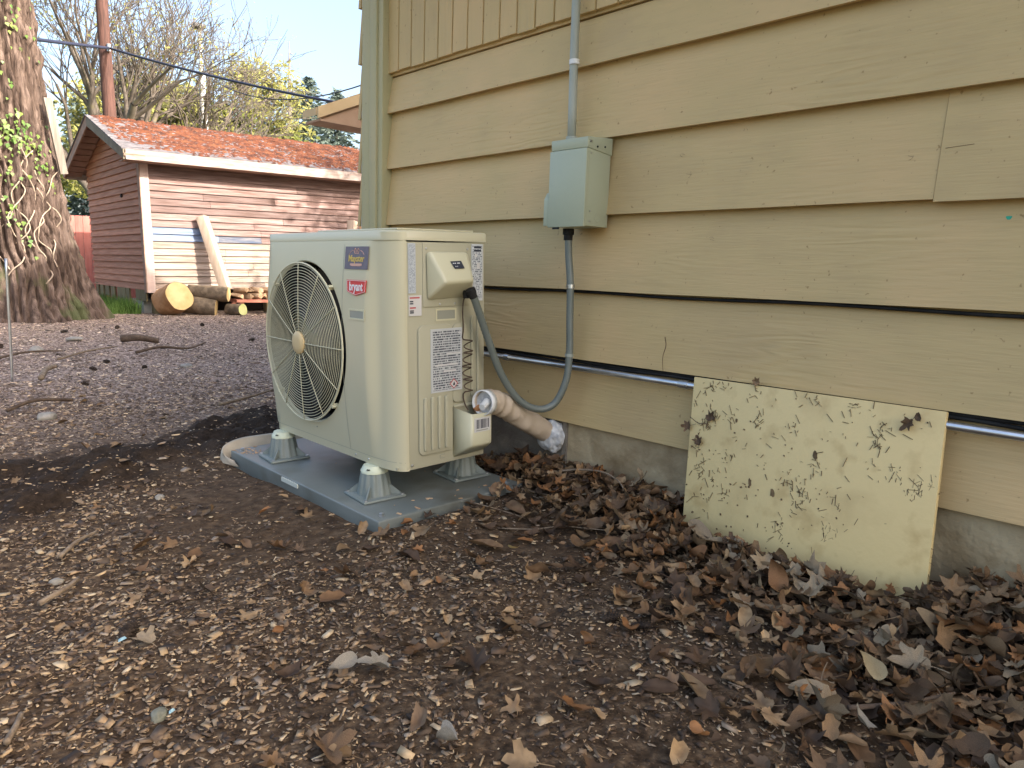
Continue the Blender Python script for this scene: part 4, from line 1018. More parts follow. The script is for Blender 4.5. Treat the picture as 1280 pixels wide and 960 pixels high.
rz_ = 0.1145
riser_labels = ['grey fluted riser foot under the near front corner of the heat pump', 'grey fluted riser foot under the far front corner of the heat pump',
                'grey fluted riser foot under the rear corner beside the valve cover', 'grey fluted riser foot hidden at the far rear corner of the heat pump']
rpos = [(0.005, 0.155), (-0.005, 0.835), (0.395, 0.145), (0.385, 0.825)]
proto = None
for k, (x, y) in enumerate(rpos):
    loc = UM @ Vector((x, y, -rz_)); rot = (U_ROT[0], U_ROT[1], U_ROT[2] - 0.10)
    if proto is None:
        proto = empty('riser_foot', loc, rot, riser_labels[0], 'riser', 'risers under the heat pump')
        MB().box(-0.082, -0.082, 0.0005, 0.082, 0.082, 0.010).build('base_plate', 'riser_grey', proto, bevel=0.004)
        MB().lathe([(0.060, 0.0101), (0.057, 0.03), (0.050, 0.070), (0.046, 0.088)], 64, flute=0.045, nf=12).build('cone', 'riser_grey', proto, smooth='auto')
        for a in range(4):
            an = PI / 4 + a * PI / 2; u_ = Vector((math.cos(an), math.sin(an), 0)); w_ = Vector((-math.sin(an), math.cos(an), 0)) * 0.0025
            P = [u_ * 0.050, u_ * 0.102, u_ * 0.054]; H_ = [0.0102, 0.0102, 0.048]
            V = [p - w_ + Vector((0, 0, h)) for p, h in zip(P, H_)] + [p + w_ + Vector((0, 0, h)) for p, h in zip(P, H_)]
            MB().add(V, [(2, 1, 0), (3, 4, 5), (0, 1, 4, 3), (1, 2, 5, 4), (2, 0, 3, 5)]).build('gusset', 'riser_grey', proto)
            MB().lathe([(0.008, 0.0101), (0.008, 0.014)], 8, tuple(u_ * 0.100), 2).build('screw', 'steel', proto)
        MB().lathe([(0.049, 0.0885), (0.049, 0.096), (0.044, 0.102), (0.038, 0.1140)], 10).build('rubber_cap', 'riser_cap', proto, smooth='auto')
        MB().lathe([(0.007, 0.1015), (0.006, 0.104)], 8, (-0.035, -0.024, 0.002), 2).build('cap_hole', 'unit_dark', proto)
    else:
        r = proto.copy(); COL.objects.link(r); r.location = loc; r['label'] = riser_labels[k]
        for ch in proto.children:
            c_ = ch.copy(); COL.objects.link(c_); c_.parent = r

cr_ = MB(); random.seed(33)
for i in range(70):
    if random.random() < 0.55: x, y = random.gauss(-0.085, 0.03), random.uniform(0.95, 1.08)
    else: x, y = random.uniform(-0.12, 0.48), random.choice((random.uniform(-0.08, 0.02), random.uniform(0.2, 1.0)))
    if not (-0.125 < x < 0.49 and -0.085 < y < 1.08): continue
    p = UM @ Vector((x, y, -0.1130)); a = random.random() * 6; r_ = random.choice((0.002, 0.003, 0.005, 0.008))
    cr_.obox(p, (math.cos(a) * r_, math.sin(a) * r_, random.uniform(-0.001, 0.001)), (-math.sin(a) * r_ * 0.5, math.cos(a) * r_ * 0.5, 0), (0, 0, 0.0011))
tag(cr_.build('soil_crumbs', 'firewood'), 'crumbs of soil and chips scattered on the grey pad', 'crumbs', kind='stuff')

# pale sheet edge curled round the far corner of the pad
ed = spline([(1.243, 3.02, 0.02), (1.228, 3.09, 0.035), (1.250, 3.155, 0.055), (1.33, 3.185, 0.075), (1.45, 3.178, 0.082), (1.60, 3.172, 0.082), (1.75, 3.165, 0.08)], 6)
eb = MB(); V = []; F = []
for i, p in enumerate(ed):
    t = i / (len(ed) - 1); h = 0.028 + 0.014 * math.sin(i * 0.5)
    V += [(p.x + 0.010, p.y - 0.02, 0.0), (p.x, p.y, p.z), (p.x + 0.002, p.y + 0.012, p.z + 0.004), (p.x + 0.002, p.y + 0.022, p.z - 0.010), (p.x - 0.002, p.y + 0.03, 0.0)]
for i in range(len(ed) - 1):
    for k in range(4): F.append((i * 5 + k, i * 5 + k + 1, i * 5 + 6 + k, i * 5 + 5 + k))
eo = eb.add(V, F).build('pad_liner', 'edging', smooth=True)
tag(eo, 'pale curled sheet edge around the far corner of the grey pad', 'liner')

# ------------------------------------------------------------------ leaning cream panel
panel = empty('leaning_panel', (1.95, 0.93, 0.05), label='dirty cream board leaning against the house wall among dead leaves', cat='board')
PnM = mw(panel)
TL, TR = Vector((2.043, 1.300, 0.548)), Vector((2.043, 0.563, 0.550))
BL, BR = Vector((1.945, 1.244, 0.075)), Vector((1.942, 0.532, 0.085))
dn = Vector((0.018, 0.0, -0.003))
BL2, BR2 = BL + (BL - TL) * 0.12, BR + (BR - TR) * 0.12
pnl = MB().hexa([BL2, BR2, BR2 + dn, BL2 + dn, TL, TR, TR + dn, TL + dn])
pnl.build('face', 'panel_cream', panel, bevel=0.003, world=PnM)
PU = (TR - TL); PV = (BL - TL)
pn = PU.cross(PV).normalized()
if pn.x > 0: pn = -pn
nd = MB(); random.seed(11)
clus = [(random.random(), random.random() ** 1.1) for _ in range(38)]
for i in range(620):
    if random.random() < 0.80:
        c = random.choice(clus); u = c[0] + random.gauss(0, 0.016); v = c[1] + random.gauss(0, 0.035)
    else: u, v = random.random(), random.random()
    if not (0.015 < u < 0.985 and 0.01 < v < 0.95): continue
    p = TL + PU * u + PV * v + pn * 0.0015; a = random.gauss(PI / 2, 0.8)
    d = (PU.normalized() * math.cos(a) + PV.normalized() * math.sin(a)); w = d.cross(pn).normalized()
    L_ = random.choice((0.005, 0.008, 0.012, 0.018, 0.028)) * random.uniform(0.6, 1.2); t_ = random.uniform(0.00025, 0.0007)
    nd.obox(p, d * L_ / 2, w * t_, pn * 0.0007)
for i in range(90):
    u, v = random.random(), random.random() ** 0.6
    p = TL + PU * u + PV * v + pn * 0.001; r_ = random.uniform(0.0006, 0.0022)
    a = random.random() * 6; d = (PU.normalized() * math.cos(a) + PV.normalized() * math.sin(a)); w = d.cross(pn)
    nd.obox(p, d * r_ * 1.4, w * r_, pn * 0.0008)
no = nd.build('pine_needles', 'needle_brown'); tag(no, 'dark pine needles and crumbs stuck to the leaning cream board', 'needles', kind='stuff')
for (u, v, r_) in ((0.40, 0.63, 0.014), (0.30, 0.60, 0.012), (0.56, 0.36, 0.014), (0.22, 0.24, 0.008)):
    p = TL + PU * u + PV * v + pn * 0.0012
    MB().add([p + (PU.normalized() * math.cos(a) * r_ * 0.5 + PV.normalized() * math.sin(a) * r_) * random.uniform(0.7, 1.2) for a in [i * PI / 5 for i in range(10)]], [tuple(range(10))]).build('mud_spot', 'needle_brown', panel, world=PnM)

# ------------------------------------------------------------------ leaves
def leaf_outline(lobes, depth, teeth=0.05, seed=0):
    r_ = random.Random(seed); P = []
    n = 34
    for i in range(n):
        a = -PI / 2 + 2 * PI * (i + 0.5) / n
        # a measured so that the stalk is at -90 deg
        k = 0
        best = 0
        for (la, lr, lw) in lobes:
            d = (a - la + PI) % (2 * PI) - PI
            best = max(best, lr * max(0.0, 1 - (abs(d) / lw) ** 1.25))
        rr = max(0.46, (1 - depth) * 0.62 + depth * best)
        rr *= 1 + r_.uniform(-teeth, teeth)
        P.append((rr * math.cos(a), rr * math.sin(a)))
    return P
MAPLE = [(PI / 2, 1.15, 0.60), (PI / 2 - 0.95, 1.02, 0.58), (PI / 2 + 0.95, 1.02, 0.58), (PI / 2 - 1.95, 0.72, 0.62), (PI / 2 + 1.95, 0.72, 0.62)]
def leaf_arrays(seed, kind):
    r_ = random.Random(seed)
    if kind == 'maple': O = leaf_outline([(a, r * r_.uniform(0.72, 1.08), w * r_.uniform(0.85, 1.15)) for a, r, w in MAPLE], r_.uniform(0.70, 0.86), 0.15, seed)
    elif kind == 'oval':
        O = []
        for i in range(26):
            a = -PI / 2 + 2 * PI * (i + 0.5) / 26; w = 0.42 * (1 + r_.uniform(-0.04, 0.04)); O.append((w * math.cos(a) * (1 - 0.25 * math.sin(a)), math.sin(a)))
    else:   # torn fragment
        k = r_.uniform(0.5, 0.9); O = [(k * (0.55 + 0.45 * r_.random()) * math.cos(a), (0.55 + 0.45 * r_.random()) * math.sin(a)) for a in [2 * PI * i / 14 for i in range(14)]]
    n = len(O); V = [(0, 0)] + [(x * 0.36, y * 0.36) for x, y in O] + [(x * 0.7, y * 0.7) for x, y in O] + O
    F = [(0, 1 + i, 1 + (i + 1) % n) for i in range(n)]
    for q in range(2):
        for i in range(n):
            a, b_ = 1 + q * n + i, 1 + q * n + (i + 1) % n; c, d = b_ + n, a + n
            F += [(a, d, c), (a, c, b_)]
    V = np.array(V); F = np.array(F)
    ax = r_.uniform(0, PI); c1, c2 = r_.uniform(-0.1, 0.75), r_.uniform(-0.35, 0.35)
    u = V[:, 0] * math.cos(ax) + V[:, 1] * math.sin(ax); v = -V[:, 0] * math.sin(ax) + V[:, 1] * math.cos(ax)
    rr = np.hypot(V[:, 0], V[:, 1]); an = np.arctan2(V[:, 1], V[:, 0])
    z = c1 * u * u + c2 * v * v + r_.uniform(0.04, 0.16) * np.sin(an * r_.choice((3, 4, 5)) + r_.uniform(0, 6)) * rr ** 1.5 - 0.10 * np.exp(-(V[:, 0] / 0.08) ** 2) * rr
    z = z + r_.choice((0.0, 0.15, 0.45, 0.8)) * np.abs(V[:, 0]) + 0.07 * np.sin(V[:, 0] * 6.5 + seed) * np.sin(V[:, 1] * 5.5 + seed * 2) 
    V3 = np.stack([V[:, 0], V[:, 1], z], 1)
    if r_.random() < 0.5:
        kk = r_.uniform(0.9, 2.1); th = u * kk; uu_ = np.sin(th) / kk; zz = (1 - np.cos(th)) / kk + 0.3 * z
        V3 = np.stack([uu_ * math.cos(ax) - v * math.sin(ax), uu_ * math.sin(ax) + v * math.cos(ax), zz], 1)
    # stalk
    if kind != 'frag':
        s0 = len(V3); y0 = V3[:, 1].min() * 0.4; L_ = r_.uniform(0.5, 1.1); bx_ = r_.uniform(-0.3, 0.3)
        st = []
        for i in range(5):
            t = i / 4; st += [(-0.022 + bx_ * t * t, y0 - L_ * t, 0.03 + 0.10 * t), (0.022 + bx_ * t * t, y0 - L_ * t, 0.03 + 0.10 * t)]
        V3 = np.concatenate([V3, np.array(st)])
        sf = []
        for i in range(4): sf += [(s0 + 2 * i, s0 + 2 * i + 1, s0 + 2 * i + 3), (s0 + 2 * i, s0 + 2 * i + 3, s0 + 2 * i + 2)]
        F = np.concatenate([F, np.array(sf)])
    return V3, F
LEAVES = [leaf_arrays(s, k) for s, k in [(i, 'maple') for i in range(9)] + [(20 + i, 'oval') for i in range(5)] + [(40 + i, 'frag') for i in range(10)]]
LT = [np.array(c) for c in ((0.155, 0.085, 0.038), (0.22, 0.128, 0.058), (0.27, 0.125, 0.044), (0.085, 0.048, 0.024), (0.34, 0.225, 0.115), (0.17, 0.105, 0.056), (0.25, 0.165, 0.088))]
def rotm(yaw, tilt, taz):
    a = Matrix.Rotation(taz, 3, 'Z') @ Matrix.Rotation(tilt, 3, 'X') @ Matrix.Rotation(-taz, 3, 'Z') @ Matrix.Rotation(yaw, 3, 'Z'); return a
places = []
rl = random.Random(5)
def in_panel(x, y): return x > 1.90 + 0.02 and 0.50 < y < 1.27 and x < 2.2
def in_pad(x, y):
    q = UMI @ np.array([x, y, 0.1, 1]); return -0.14 < q[0] < 0.52 and -0.10 < q[1] < 1.10
tries = 0
while len(places) < 2700 and tries < 90000:
    tries += 1
    x = rl.uniform(0.55, 2.075); y = rl.uniform(0.05, 2.55)
    lz = float(leaf_zone(np.array([x]), np.array([y]))[0])
    wallb = math.exp(-((2.1 - x) / 0.30) ** 2) * (1 if y < 2.1 else 0.35)
    bs = 0.55 if (1.35 < x < 1.85 and 1.35 < y < 1.95) else 1.0
    pr_ = min(1.0, lz ** 1.7 * (0.34 + 0.5 * float(sstep(1.35, 1.75, np.array(x)))) * bs * (1.2 + 1.2 * float(vnoise(np.array(x * 5.0), np.array(y * 5.0)))) + 0.62 * wallb + 0.020)
    if rl.random() > pr_: continue
    if in_pad(x, y): continue
    if in_panel(x, y): continue
    deep = min(1, lz * 0.7 + wallb)
    k = rl.random()
    sh = rl.randrange(9) if k < 0.42 else (9 + rl.randrange(5) if k < 0.52 else 14 + rl.randrange(10))
    sc = (0.020 + 0.040 * rl.random() ** 1.4) * (1.0 if sh < 14 else 0.80)
    lift = rl.random() ** 1.3 * (0.008 + 0.040 * deep)
    til = abs(rl.gauss(0, 0.30 + 0.28 * deep)); til = min(til, 1.25)
    z = gz1(x, y) + 0.006 + lift + 0.35 * sc * math.sin(til)
    x = min(x, 2.075 - sc * 0.75)
    if 0.48 < y < 1.30 and 1.92 - sc < x: x = 1.90 - sc * rl.uniform(0.6, 1.2)
    places.append((x, y, z, sc, sh, rl.uniform(0, 2 * PI), til, rl.uniform(0, 2 * PI), lift, rl.randrange(7) if rl.random() < 0.80 else 3))
# scattered leaves over the mulch
for i in range(90):
    x, y = rl.uniform(0.1, 1.4), rl.uniform(0.8, 5.5)
    if in_pad(x, y): continue
    places.append((x, y, gz1(x, y) + 0.012, rl.uniform(0.018, 0.038), rl.randrange(20), rl.uniform(0, 6.28), abs(rl.gauss(0, 0.25)), rl.uniform(0, 6.28), 0.01, rl.choice((1, 4, 6, 5))))
# which show largest: near, high in the drift, inside the picture
CI = np.array(cam.matrix_world.inverted())
def px(p):
    q = CI @ np.array([*p, 1.0]); 
    if q[2] > -0.1: return None
    return 640 + 914.1 * q[0] / -q[2], 480 - 914.1 * q[1] / -q[2], -q[2]
score = []
for i, p in enumerate(places):
    c = px(p[:3])
    if c is None or not (-20 < c[0] < 1300 and 0 < c[1] < 980): continue
    score.append((p[3] / c[2] * (0.4 + p[8] * 25), i))
score.sort(reverse=True)
IND = set(i for _, i in score[:260])
leaf_me = []
for V3, F in LEAVES:
    me = bpy.data.meshes.new('dead_leaf'); me.from_pydata(V3.tolist(), [], F.tolist()); me.update(); me.shade_smooth(); leaf_me.append(me)
leaf_var = {}
def leaf_obj(sh, mi):
    key = (sh, mi)
    if key not in leaf_var:
        me = leaf_me[sh].copy(); me.materials.clear(); me.materials.append(MATS[mi]); leaf_var[key] = me
    return leaf_var[key]
Vs, Fs, Ts = [], [], []; off_ = 0
mats_i = ['dead_leaf_0', 'dead_leaf_1', 'dead_leaf_2', 'dead_leaf_3', 'dead_leaf_4', 'dead_leaf_0', 'dead_leaf_1']
for i, (x, y, z, sc, sh, yaw, til, taz, lift, tc_) in enumerate(places):
    R = rotm(yaw, til, taz)
    if i in IND:
        o = bpy.data.objects.new('dead_leaf', leaf_obj(sh, mats_i[tc_])); COL.objects.link(o)
        o.matrix_world = Matrix.Translation((x, y, z)) @ R.to_4x4() @ Matrix.Diagonal((sc, sc, sc, 1))
        cw_ = ['mid brown', 'tan brown', 'orange brown', 'very dark', 'pale tan', 'mid brown', 'tan brown'][tc_]
        sw_ = 'lobed maple leaf' if sh < 9 else ('narrow oval leaf' if sh < 14 else 'torn leaf scrap')
        if x > 1.62 and y < 1.3: wh, grp = 'in the drift at the foot of the cream board', 'leaves below the cream board'
        elif x > 1.6: wh, grp = 'heaped by the foundation between pad and cream board', 'leaves by the foundation'
        else: wh, grp = 'in the open foreground litter', 'leaves in the foreground'
        lab = cw_ + ' ' + sw_ + ' ' + wh; grp = cw_ + ' ' + sw_.split()[0] + ' ' + grp
        tag(o, lab, 'leaf', grp)
    else:
        V3, F = LEAVES[sh]; P = (V3 * sc) @ np.array(R).T + np.array([x, y, z])
        Vs.append(P); Fs.append(F + off_); off_ += len(P)
        t = LT[tc_] * rl.uniform(0.65, 1.25); Ts.append(np.repeat(t[None], len(P), 0))
lo = fast_mesh('leaf_litter', np.concatenate(Vs), np.concatenate(Fs), 'leaf_stuff', np.concatenate(Ts), smooth=True)
tag(lo, 'mass of dead brown leaves drifted along the house wall', 'leaf litter', kind='stuff')

def put_leaf(x, y, sc, sh, m, label, yaw=0, til=0.2, taz=0, dz=0.02, z=None, cat='leaf'):
    me = leaf_me[sh].copy(); me.materials.clear(); me.materials.append(MATS[m])
    o = bpy.data.objects.new('dead_leaf', me); COL.objects.link(o)
    zz = gz1(x, y) + dz if z is None else z
    o.matrix_world = Matrix.Translation((x, y, zz)) @ rotm(yaw, til, taz).to_4x4() @ Matrix.Diagonal((sc, sc, sc, 1))
    return tag(o, label, cat)
put_leaf(1.520, 0.500, 0.055, 10, 'leaf_pale', 'pale cream leaf with pointed tip lying on the brown drift, lower right', -0.9, 0.25, 0.5, 0.095)
put_leaf(1.360, 0.520, 0.060, 2, 'dead_leaf_4', 'large folded brown leaf standing up in the lower right foreground', 0.6, 0.85, 0.9, 0.050)
put_leaf(1.555, 0.455, 0.058, 11, 'dead_leaf_1', 'rolled brown leaf right behind the pale cream leaf', -1.2, 0.55, 2.2, 0.055)
put_leaf(1.395, 0.470, 0.030, 16, 'leaf_silver', 'small whitish crumpled leaf scrap beside the large folded leaf', 0.3, 0.9, 0.3, 0.045)
put_leaf(0.795, 1.215, 0.055, 4, 'leaf_silver', 'silvery grey curled leaf on dark mulch left of centre foreground', 0.9, 0.35, 1.5, 0.030)
put_leaf(0.735, 1.265, 0.042, 12, 'leaf_silver', 'narrow grey rolled leaf touching the silvery curled leaf', 1.9, 0.3, 0.4, 0.028)
put_leaf(0.740, 0.915, 0.045, 13, 'leaf_silver', 'pale fan shaped leaf at the bottom edge of the foreground', -0.7, 0.35, 2.5, 0.030)
put_leaf(1.470, 1.520, 0.022, 15, 'leaf_gold', 'small bright yellow leaf scrap on the bare soil before the pad', 0.5, 0.7, 2.2, 0.022)
put_leaf(1.772, 1.900, 0.042, 3, 'dead_leaf_2', 'orange brown lobed leaf leaning on the near edge of the pad', 0.3, 0.95, 0.75, 0.045)
put_leaf(0.465, 1.630, 0.040, 5, 'dead_leaf_4', 'flat tan maple leaf on the mulch at left foreground', 0.2, 0.12, 0, 0.016)
put_leaf(1.640, 1.300, 0.045, 6, 'dead_leaf_2', 'orange tan maple leaf lying flat on bare soil, mid foreground', 1.1, 0.15, 1.0, 0.018)
put_leaf(1.93, 1.33, 0.050, 7, 'dead_leaf_2', 'orange leaf upright at the left foot of the cream board', 0.4, 0.8, 1.2, 0.050)
put_leaf(1.70, 0.37, 0.055, 1, 'dead_leaf_2', 'reddish tan leaf on the drift right of the cream board', 2.0, 0.5, 0.9, 0.060)
# on the board
def board_leaf(u, v, sc, sh, label, yaw, m='dead_leaf_3', lift=0.006):
    p = TL + PU * u + PV * v + pn * lift
    me = leaf_me[sh].copy(); me.materials.clear(); me.materials.append(MATS[m]); o = bpy.data.objects.new('dead_leaf', me); COL.objects.link(o)
    zx = pn; yx = -PV.normalized(); xx = yx.cross(zx).normalized(); yx = zx.cross(xx)
    o.matrix_world = Matrix.Translation(p) @ Matrix((xx, yx, zx)).transposed().to_4x4() @ Matrix.Rotation(yaw, 4, 'Z') @ Matrix.Diagonal((sc, sc, sc, 1))
    return tag(o, label, 'leaf')
board_leaf(-0.005, 0.33, 0.026, 0, 'shrivelled dark leaf sticking out past the left edge of the cream board', 1.7)
board_leaf(0.10, 0.25, 0.028, 3, 'shrivelled dark leaf near the upper left corner of the cream board', -0.8)
board_leaf(0.055, 0.42, 0.024, 6, 'lowest shrivelled dark leaf at the left of the cream board', 0.3)
board_leaf(0.885, 0.09, 0.026, 2, 'shrivelled dark leaf near the upper right corner of the cream board', 2.4)
board_leaf(0.915, 0.05, 0.015, 16, 'small dark leaf scrap above the upper right corner leaf', 0.4)
board_leaf(0.30, -0.02, 0.022, 8, 'small brown leaf perched on the top edge of the cream board', 1.2, 'dead_leaf_1', 0.004)
def stick(name, pts, r, m, label, cat='stick', taper=0.5, n=6):
    sp_ = spline(pts, 6); rr = [r * (1 - taper * i / (len(sp_) - 1)) for i in range(len(sp_))]
    return tag(MB().tube(sp_, rr, n).build(name, m, smooth=True), label, cat)
def gp_(x, y, dz=0.012): return (x, y, gz1(x, y) + dz)
bs_ = [TL + PU * u + PV * v + pn * 0.010 for u, v in ((0.005, 0.27), (0.05, 0.30), (0.095, 0.29))]
stick('leaf_stalk', bs_, 0.0014, 'stick_dark', 'thin brown leaf stalk across the upper left of the cream board', 'stalk')
stick('twig', [gp_(1.60, 1.86, 0.02), gp_(1.63, 1.78, 0.02), gp_(1.655, 1.70, 0.014), gp_(1.665, 1.64, 0.010)], 0.0022, 'stick', 'thin pale twig on the soil by the near edge of the pad', 'twig')
stick('twig', [gp_(1.55, 1.66), gp_(1.62, 1.58, 0.02), gp_(1.69, 1.52, 0.025), gp_(1.76, 1.40, 0.02), gp_(1.83, 1.30, 0.02)], 0.0026, 'stick', 'long thin curved twig crossing bare soil toward the cream board', 'twig')
stick('twig', [(1.96, 1.80, 0.135), (1.985, 1.72, 0.155), (2.0, 1.62, 0.165), (1.985, 1.53, 0.15), (1.95, 1.47, 0.115)], 0.0042, 'stick', 'bowed twig arching over the leaf heap by the foundation', 'twig')
stick('twig', [gp_(1.80, 1.83, 0.03), gp_(1.83, 1.76, 0.025), gp_(1.86, 1.70, 0.025)], 0.002, 'stick', 'short pale twig just right of the pad corner', 'twig')
stick('stick', [gp_(1.42, 0.50, 0.035), gp_(1.52, 0.43, 0.045), gp_(1.62, 0.37, 0.05)], 0.006, 'stick_dark', 'dark stick lying in the litter at lower right', 'stick')
stick('twig', [(XW - 0.005, 1.435, 0.665), (XW - 0.007, 1.428, 0.635), (XW - 0.010, 1.435, 0.60), (XW - 0.012, 1.432, 0.565), (XW - 0.010, 1.43, 0.548)], 0.0016, 'needle_brown', 'thin brown tendril hanging on the wall left of the cream board', 'twig')
stick('stick', [gp_(0.175, 1.41, 0.012), gp_(0.195, 1.45, 0.014), gp_(0.21, 1.49, 0.012)], 0.006, 'stick', 'tan stub of wood at the far lower left edge', 'stick', 0.2)
# pine cones
def cone_obj(x, y, r, yaw, label):
    mb = MB()
    for i in range(70):
        t = i / 69; a = i * 2.39996; rr = r * (0.35 + 0.65 * math.sin(PI * (0.12 + 0.80 * t))); h = (t - 0.5) * r * 3.2
        d = Vector((math.cos(a), math.sin(a), 0)); w_ = Vector((-math.sin(a), math.cos(a), 0)); up = Vector((0, 0, 1))
        c = d * rr * 0.5 + up * h; tip = d * rr * 1.05 + up * (h + r * 0.16)
        mb.add([c - w_ * rr * 0.10, c + w_ * rr * 0.10, tip + w_ * rr * 0.26, tip - w_ * rr * 0.26, tip + up * r * 0.09 + d * r * 0.05], [(0, 1, 2, 3), (3, 2, 4)])
    mb.lathe([(r * 0.2, -r * 1.6), (r * 0.5, -r), (r * 0.55, r * 0.6), (r * 0.2, r * 1.6)], 8)
    o = mb.build('pine_cone', 'cone_dark'); o.rotation_euler = (PI / 2 - 0.2, 0.2, yaw); o.location = (x, y, gz1(x, y) + r * 0.9)
    return tag(o, label, 'pine cone')
cone_obj(1.367, 1.057, 0.015, 0.9, 'dark pine cone, left of the pair on the soil, centre foreground')
cone_obj(1.400, 0.990, 0.015, 0.4, 'dark pine cone, right of the pair on the soil, centre foreground')
cone_obj(0.452, 1.71, 0.017, 2.2, 'dark pine cone on the mulch beside the tan maple leaf')
# stones
def stone(x, y, r, m, label, sq=0.6, name='stone', dz=0.2):
    b_ = bmesh.new(); bmesh.ops.create_icosphere(b_, subdivisions=3, radius=1.0); ph = random.random() * 40
    for v in b_.verts:
        k = 1 + 0.28 * noise.noise(v.co * 1.3 + Vector((ph, 0, 0))); v.co = Vector((v.co.x * k * r, v.co.y * k * r * 0.75, v.co.z * k * r * sq))
    me = bpy.data.meshes.new(name); b_.to_mesh(me); b_.free(); o = link(name, me, m, smooth=True)
    o.location = (x, y, gz1(x, y) + r * dz); o.rotation_euler = (0, 0, random.random() * 6); return tag(o, label, 'stone')
random.seed(21)
stone(0.405, 1.36, 0.020, 'stone_green', 'grey green pebble on wood chips at lower left')
stone(0.400, 2.15, 0.017, 'stone_pale', 'pale rounded pebble on mulch at the left edge, below the dark soil')
stone(1.445, 8.05, 0.075, 'stone_pale', 'white stone on the mulch left, well before the big tree')
stone(0.86, 4.62, 0.05, 'stone_pale', 'pale stone at the left edge beside broken wood')
stone(2.20, 6.3, 0.06, 'stone_pale', 'flat pale stone in the open mulch left of the heat pump', 0.35)
stone(1.95, 8.9, 0.09, 'stone_pale', 'bluish pale flat stone on the far mulch', 0.3)
stone(0.85, 2.75, 0.018, 'stone_pale', 'tiny pale pebble on the bare soil before the pad')
# debris farther out
stick('bark_chunk', [gp_(2.28, 8.4, 0.05), gp_(2.42, 8.3, 0.07), gp_(2.60, 8.25, 0.04)], 0.042, 'stick_dark', 'dark chunk of bark on the mulch before the shed', 'bark', 0.3, 8)
stick('stick', [gp_(2.10, 7.3, 0.03), gp_(2.35, 7.4, 0.05), gp_(2.62, 7.45, 0.04), gp_(2.85, 7.6, 0.08)], 0.016, 'stick_dark', 'longer dark branch lying on the mulch below the bark chunk', 'stick')
stick('stick', [gp_(1.45, 7.2, 0.03), gp_(1.75, 7.5, 0.05), gp_(2.05, 7.7, 0.04)], 0.012, 'stick', 'grey branch on the mulch left of the dark branch', 'stick')
stick('stick', [gp_(0.95, 7.4, 0.02), gp_(1.3, 7.7, 0.04), gp_(1.6, 7.75, 0.03)], 0.012, 'stick_dark', 'dark thin branch near the left edge of the far mulch', 'stick')
stick('stick', [gp_(1.05, 5.75, 0.04), gp_(1.12, 5.95, 0.09), gp_(1.2, 6.05, 0.10)], 0.020, 'stick', 'short pale stub of wood at left on the mulch', 'stick', 0.2)
stick('stick', [gp_(0.70, 4.75, 0.03), gp_(0.85, 4.85, 0.05), gp_(1.05, 4.9, 0.03)], 0.012, 'stick_dark', 'broken dark branch at the left edge of the mulch', 'stick', 0.2)
stick('stick', [gp_(0.44, 2.30, 0.015), gp_(0.50, 2.38, 0.022), gp_(0.57, 2.45, 0.018)], 0.007, 'stick', 'pale splintered wood strip at the left by the dark soil', 'stick', 0.3)
stick('stick', [gp_(0.33, 1.98, 0.02), gp_(0.40, 2.03, 0.03), gp_(0.44, 2.10, 0.02)], 0.008, 'stick', 'short tan wood stub below the splintered strip at left', 'stick', 0.3)
stick('stick', [gp_(1.72, 4.4, 0.04), gp_(1.95, 4.45, 0.06), gp_(2.35, 4.8, 0.05)], 0.012, 'stick', 'pale branch lying on dark soil behind the pad', 'stick')
for k, (x, y, r) in enumerate(((1.25, 8.6, 0.045), (2.05, 9.8, 0.05), (2.75, 10.3, 0.05), (1.55, 6.5, 0.04), (1.75, 6.9, 0.04), (1.9, 6.4, 0.035), (3.6, 8.2, 0.05), (3.0, 6.2, 0.04), (1.28, 5.6, 0.035), (3.9, 10.5, 0.05))):
    o = cone_obj(x, y, r * 0.48, k * 1.3, 'dark fir cone scattered on the far mulch'); o['group'] = 'cones on the far mulch'
st_ = stick('metal_stake', [(0.925, 6.0, 0.0), (0.93, 6.0, 0.30), (0.935, 6.0, 0.85)], 0.008, 'steel', 'thin grey metal stake upright at the far left edge', 'stake', 0.0)
for (x, y, r, l) in ((0.425, 1.66, 0.009, 'tiny light blue scrap of paper beside the tan maple leaf'), (0.42, 1.335, 0.006, 'tiny bluish scrap near the grey green pebble')):
    o = MB().add([(x - r, y - r * 0.6, 0), (x + r, y - r * 0.4, 0.003), (x + r * 0.8, y + r * 0.6, 0.005), (x - r * 0.7, y + r * 0.5, 0.002), (x, y, 0.007)], [(0, 1, 4), (1, 2, 4), (2, 3, 4), (3, 0, 4)]).build('paper_scrap', 'paper_blue')
    o.location.z = gz1(x, y) + 0.018; tag(o, l, 'scrap')

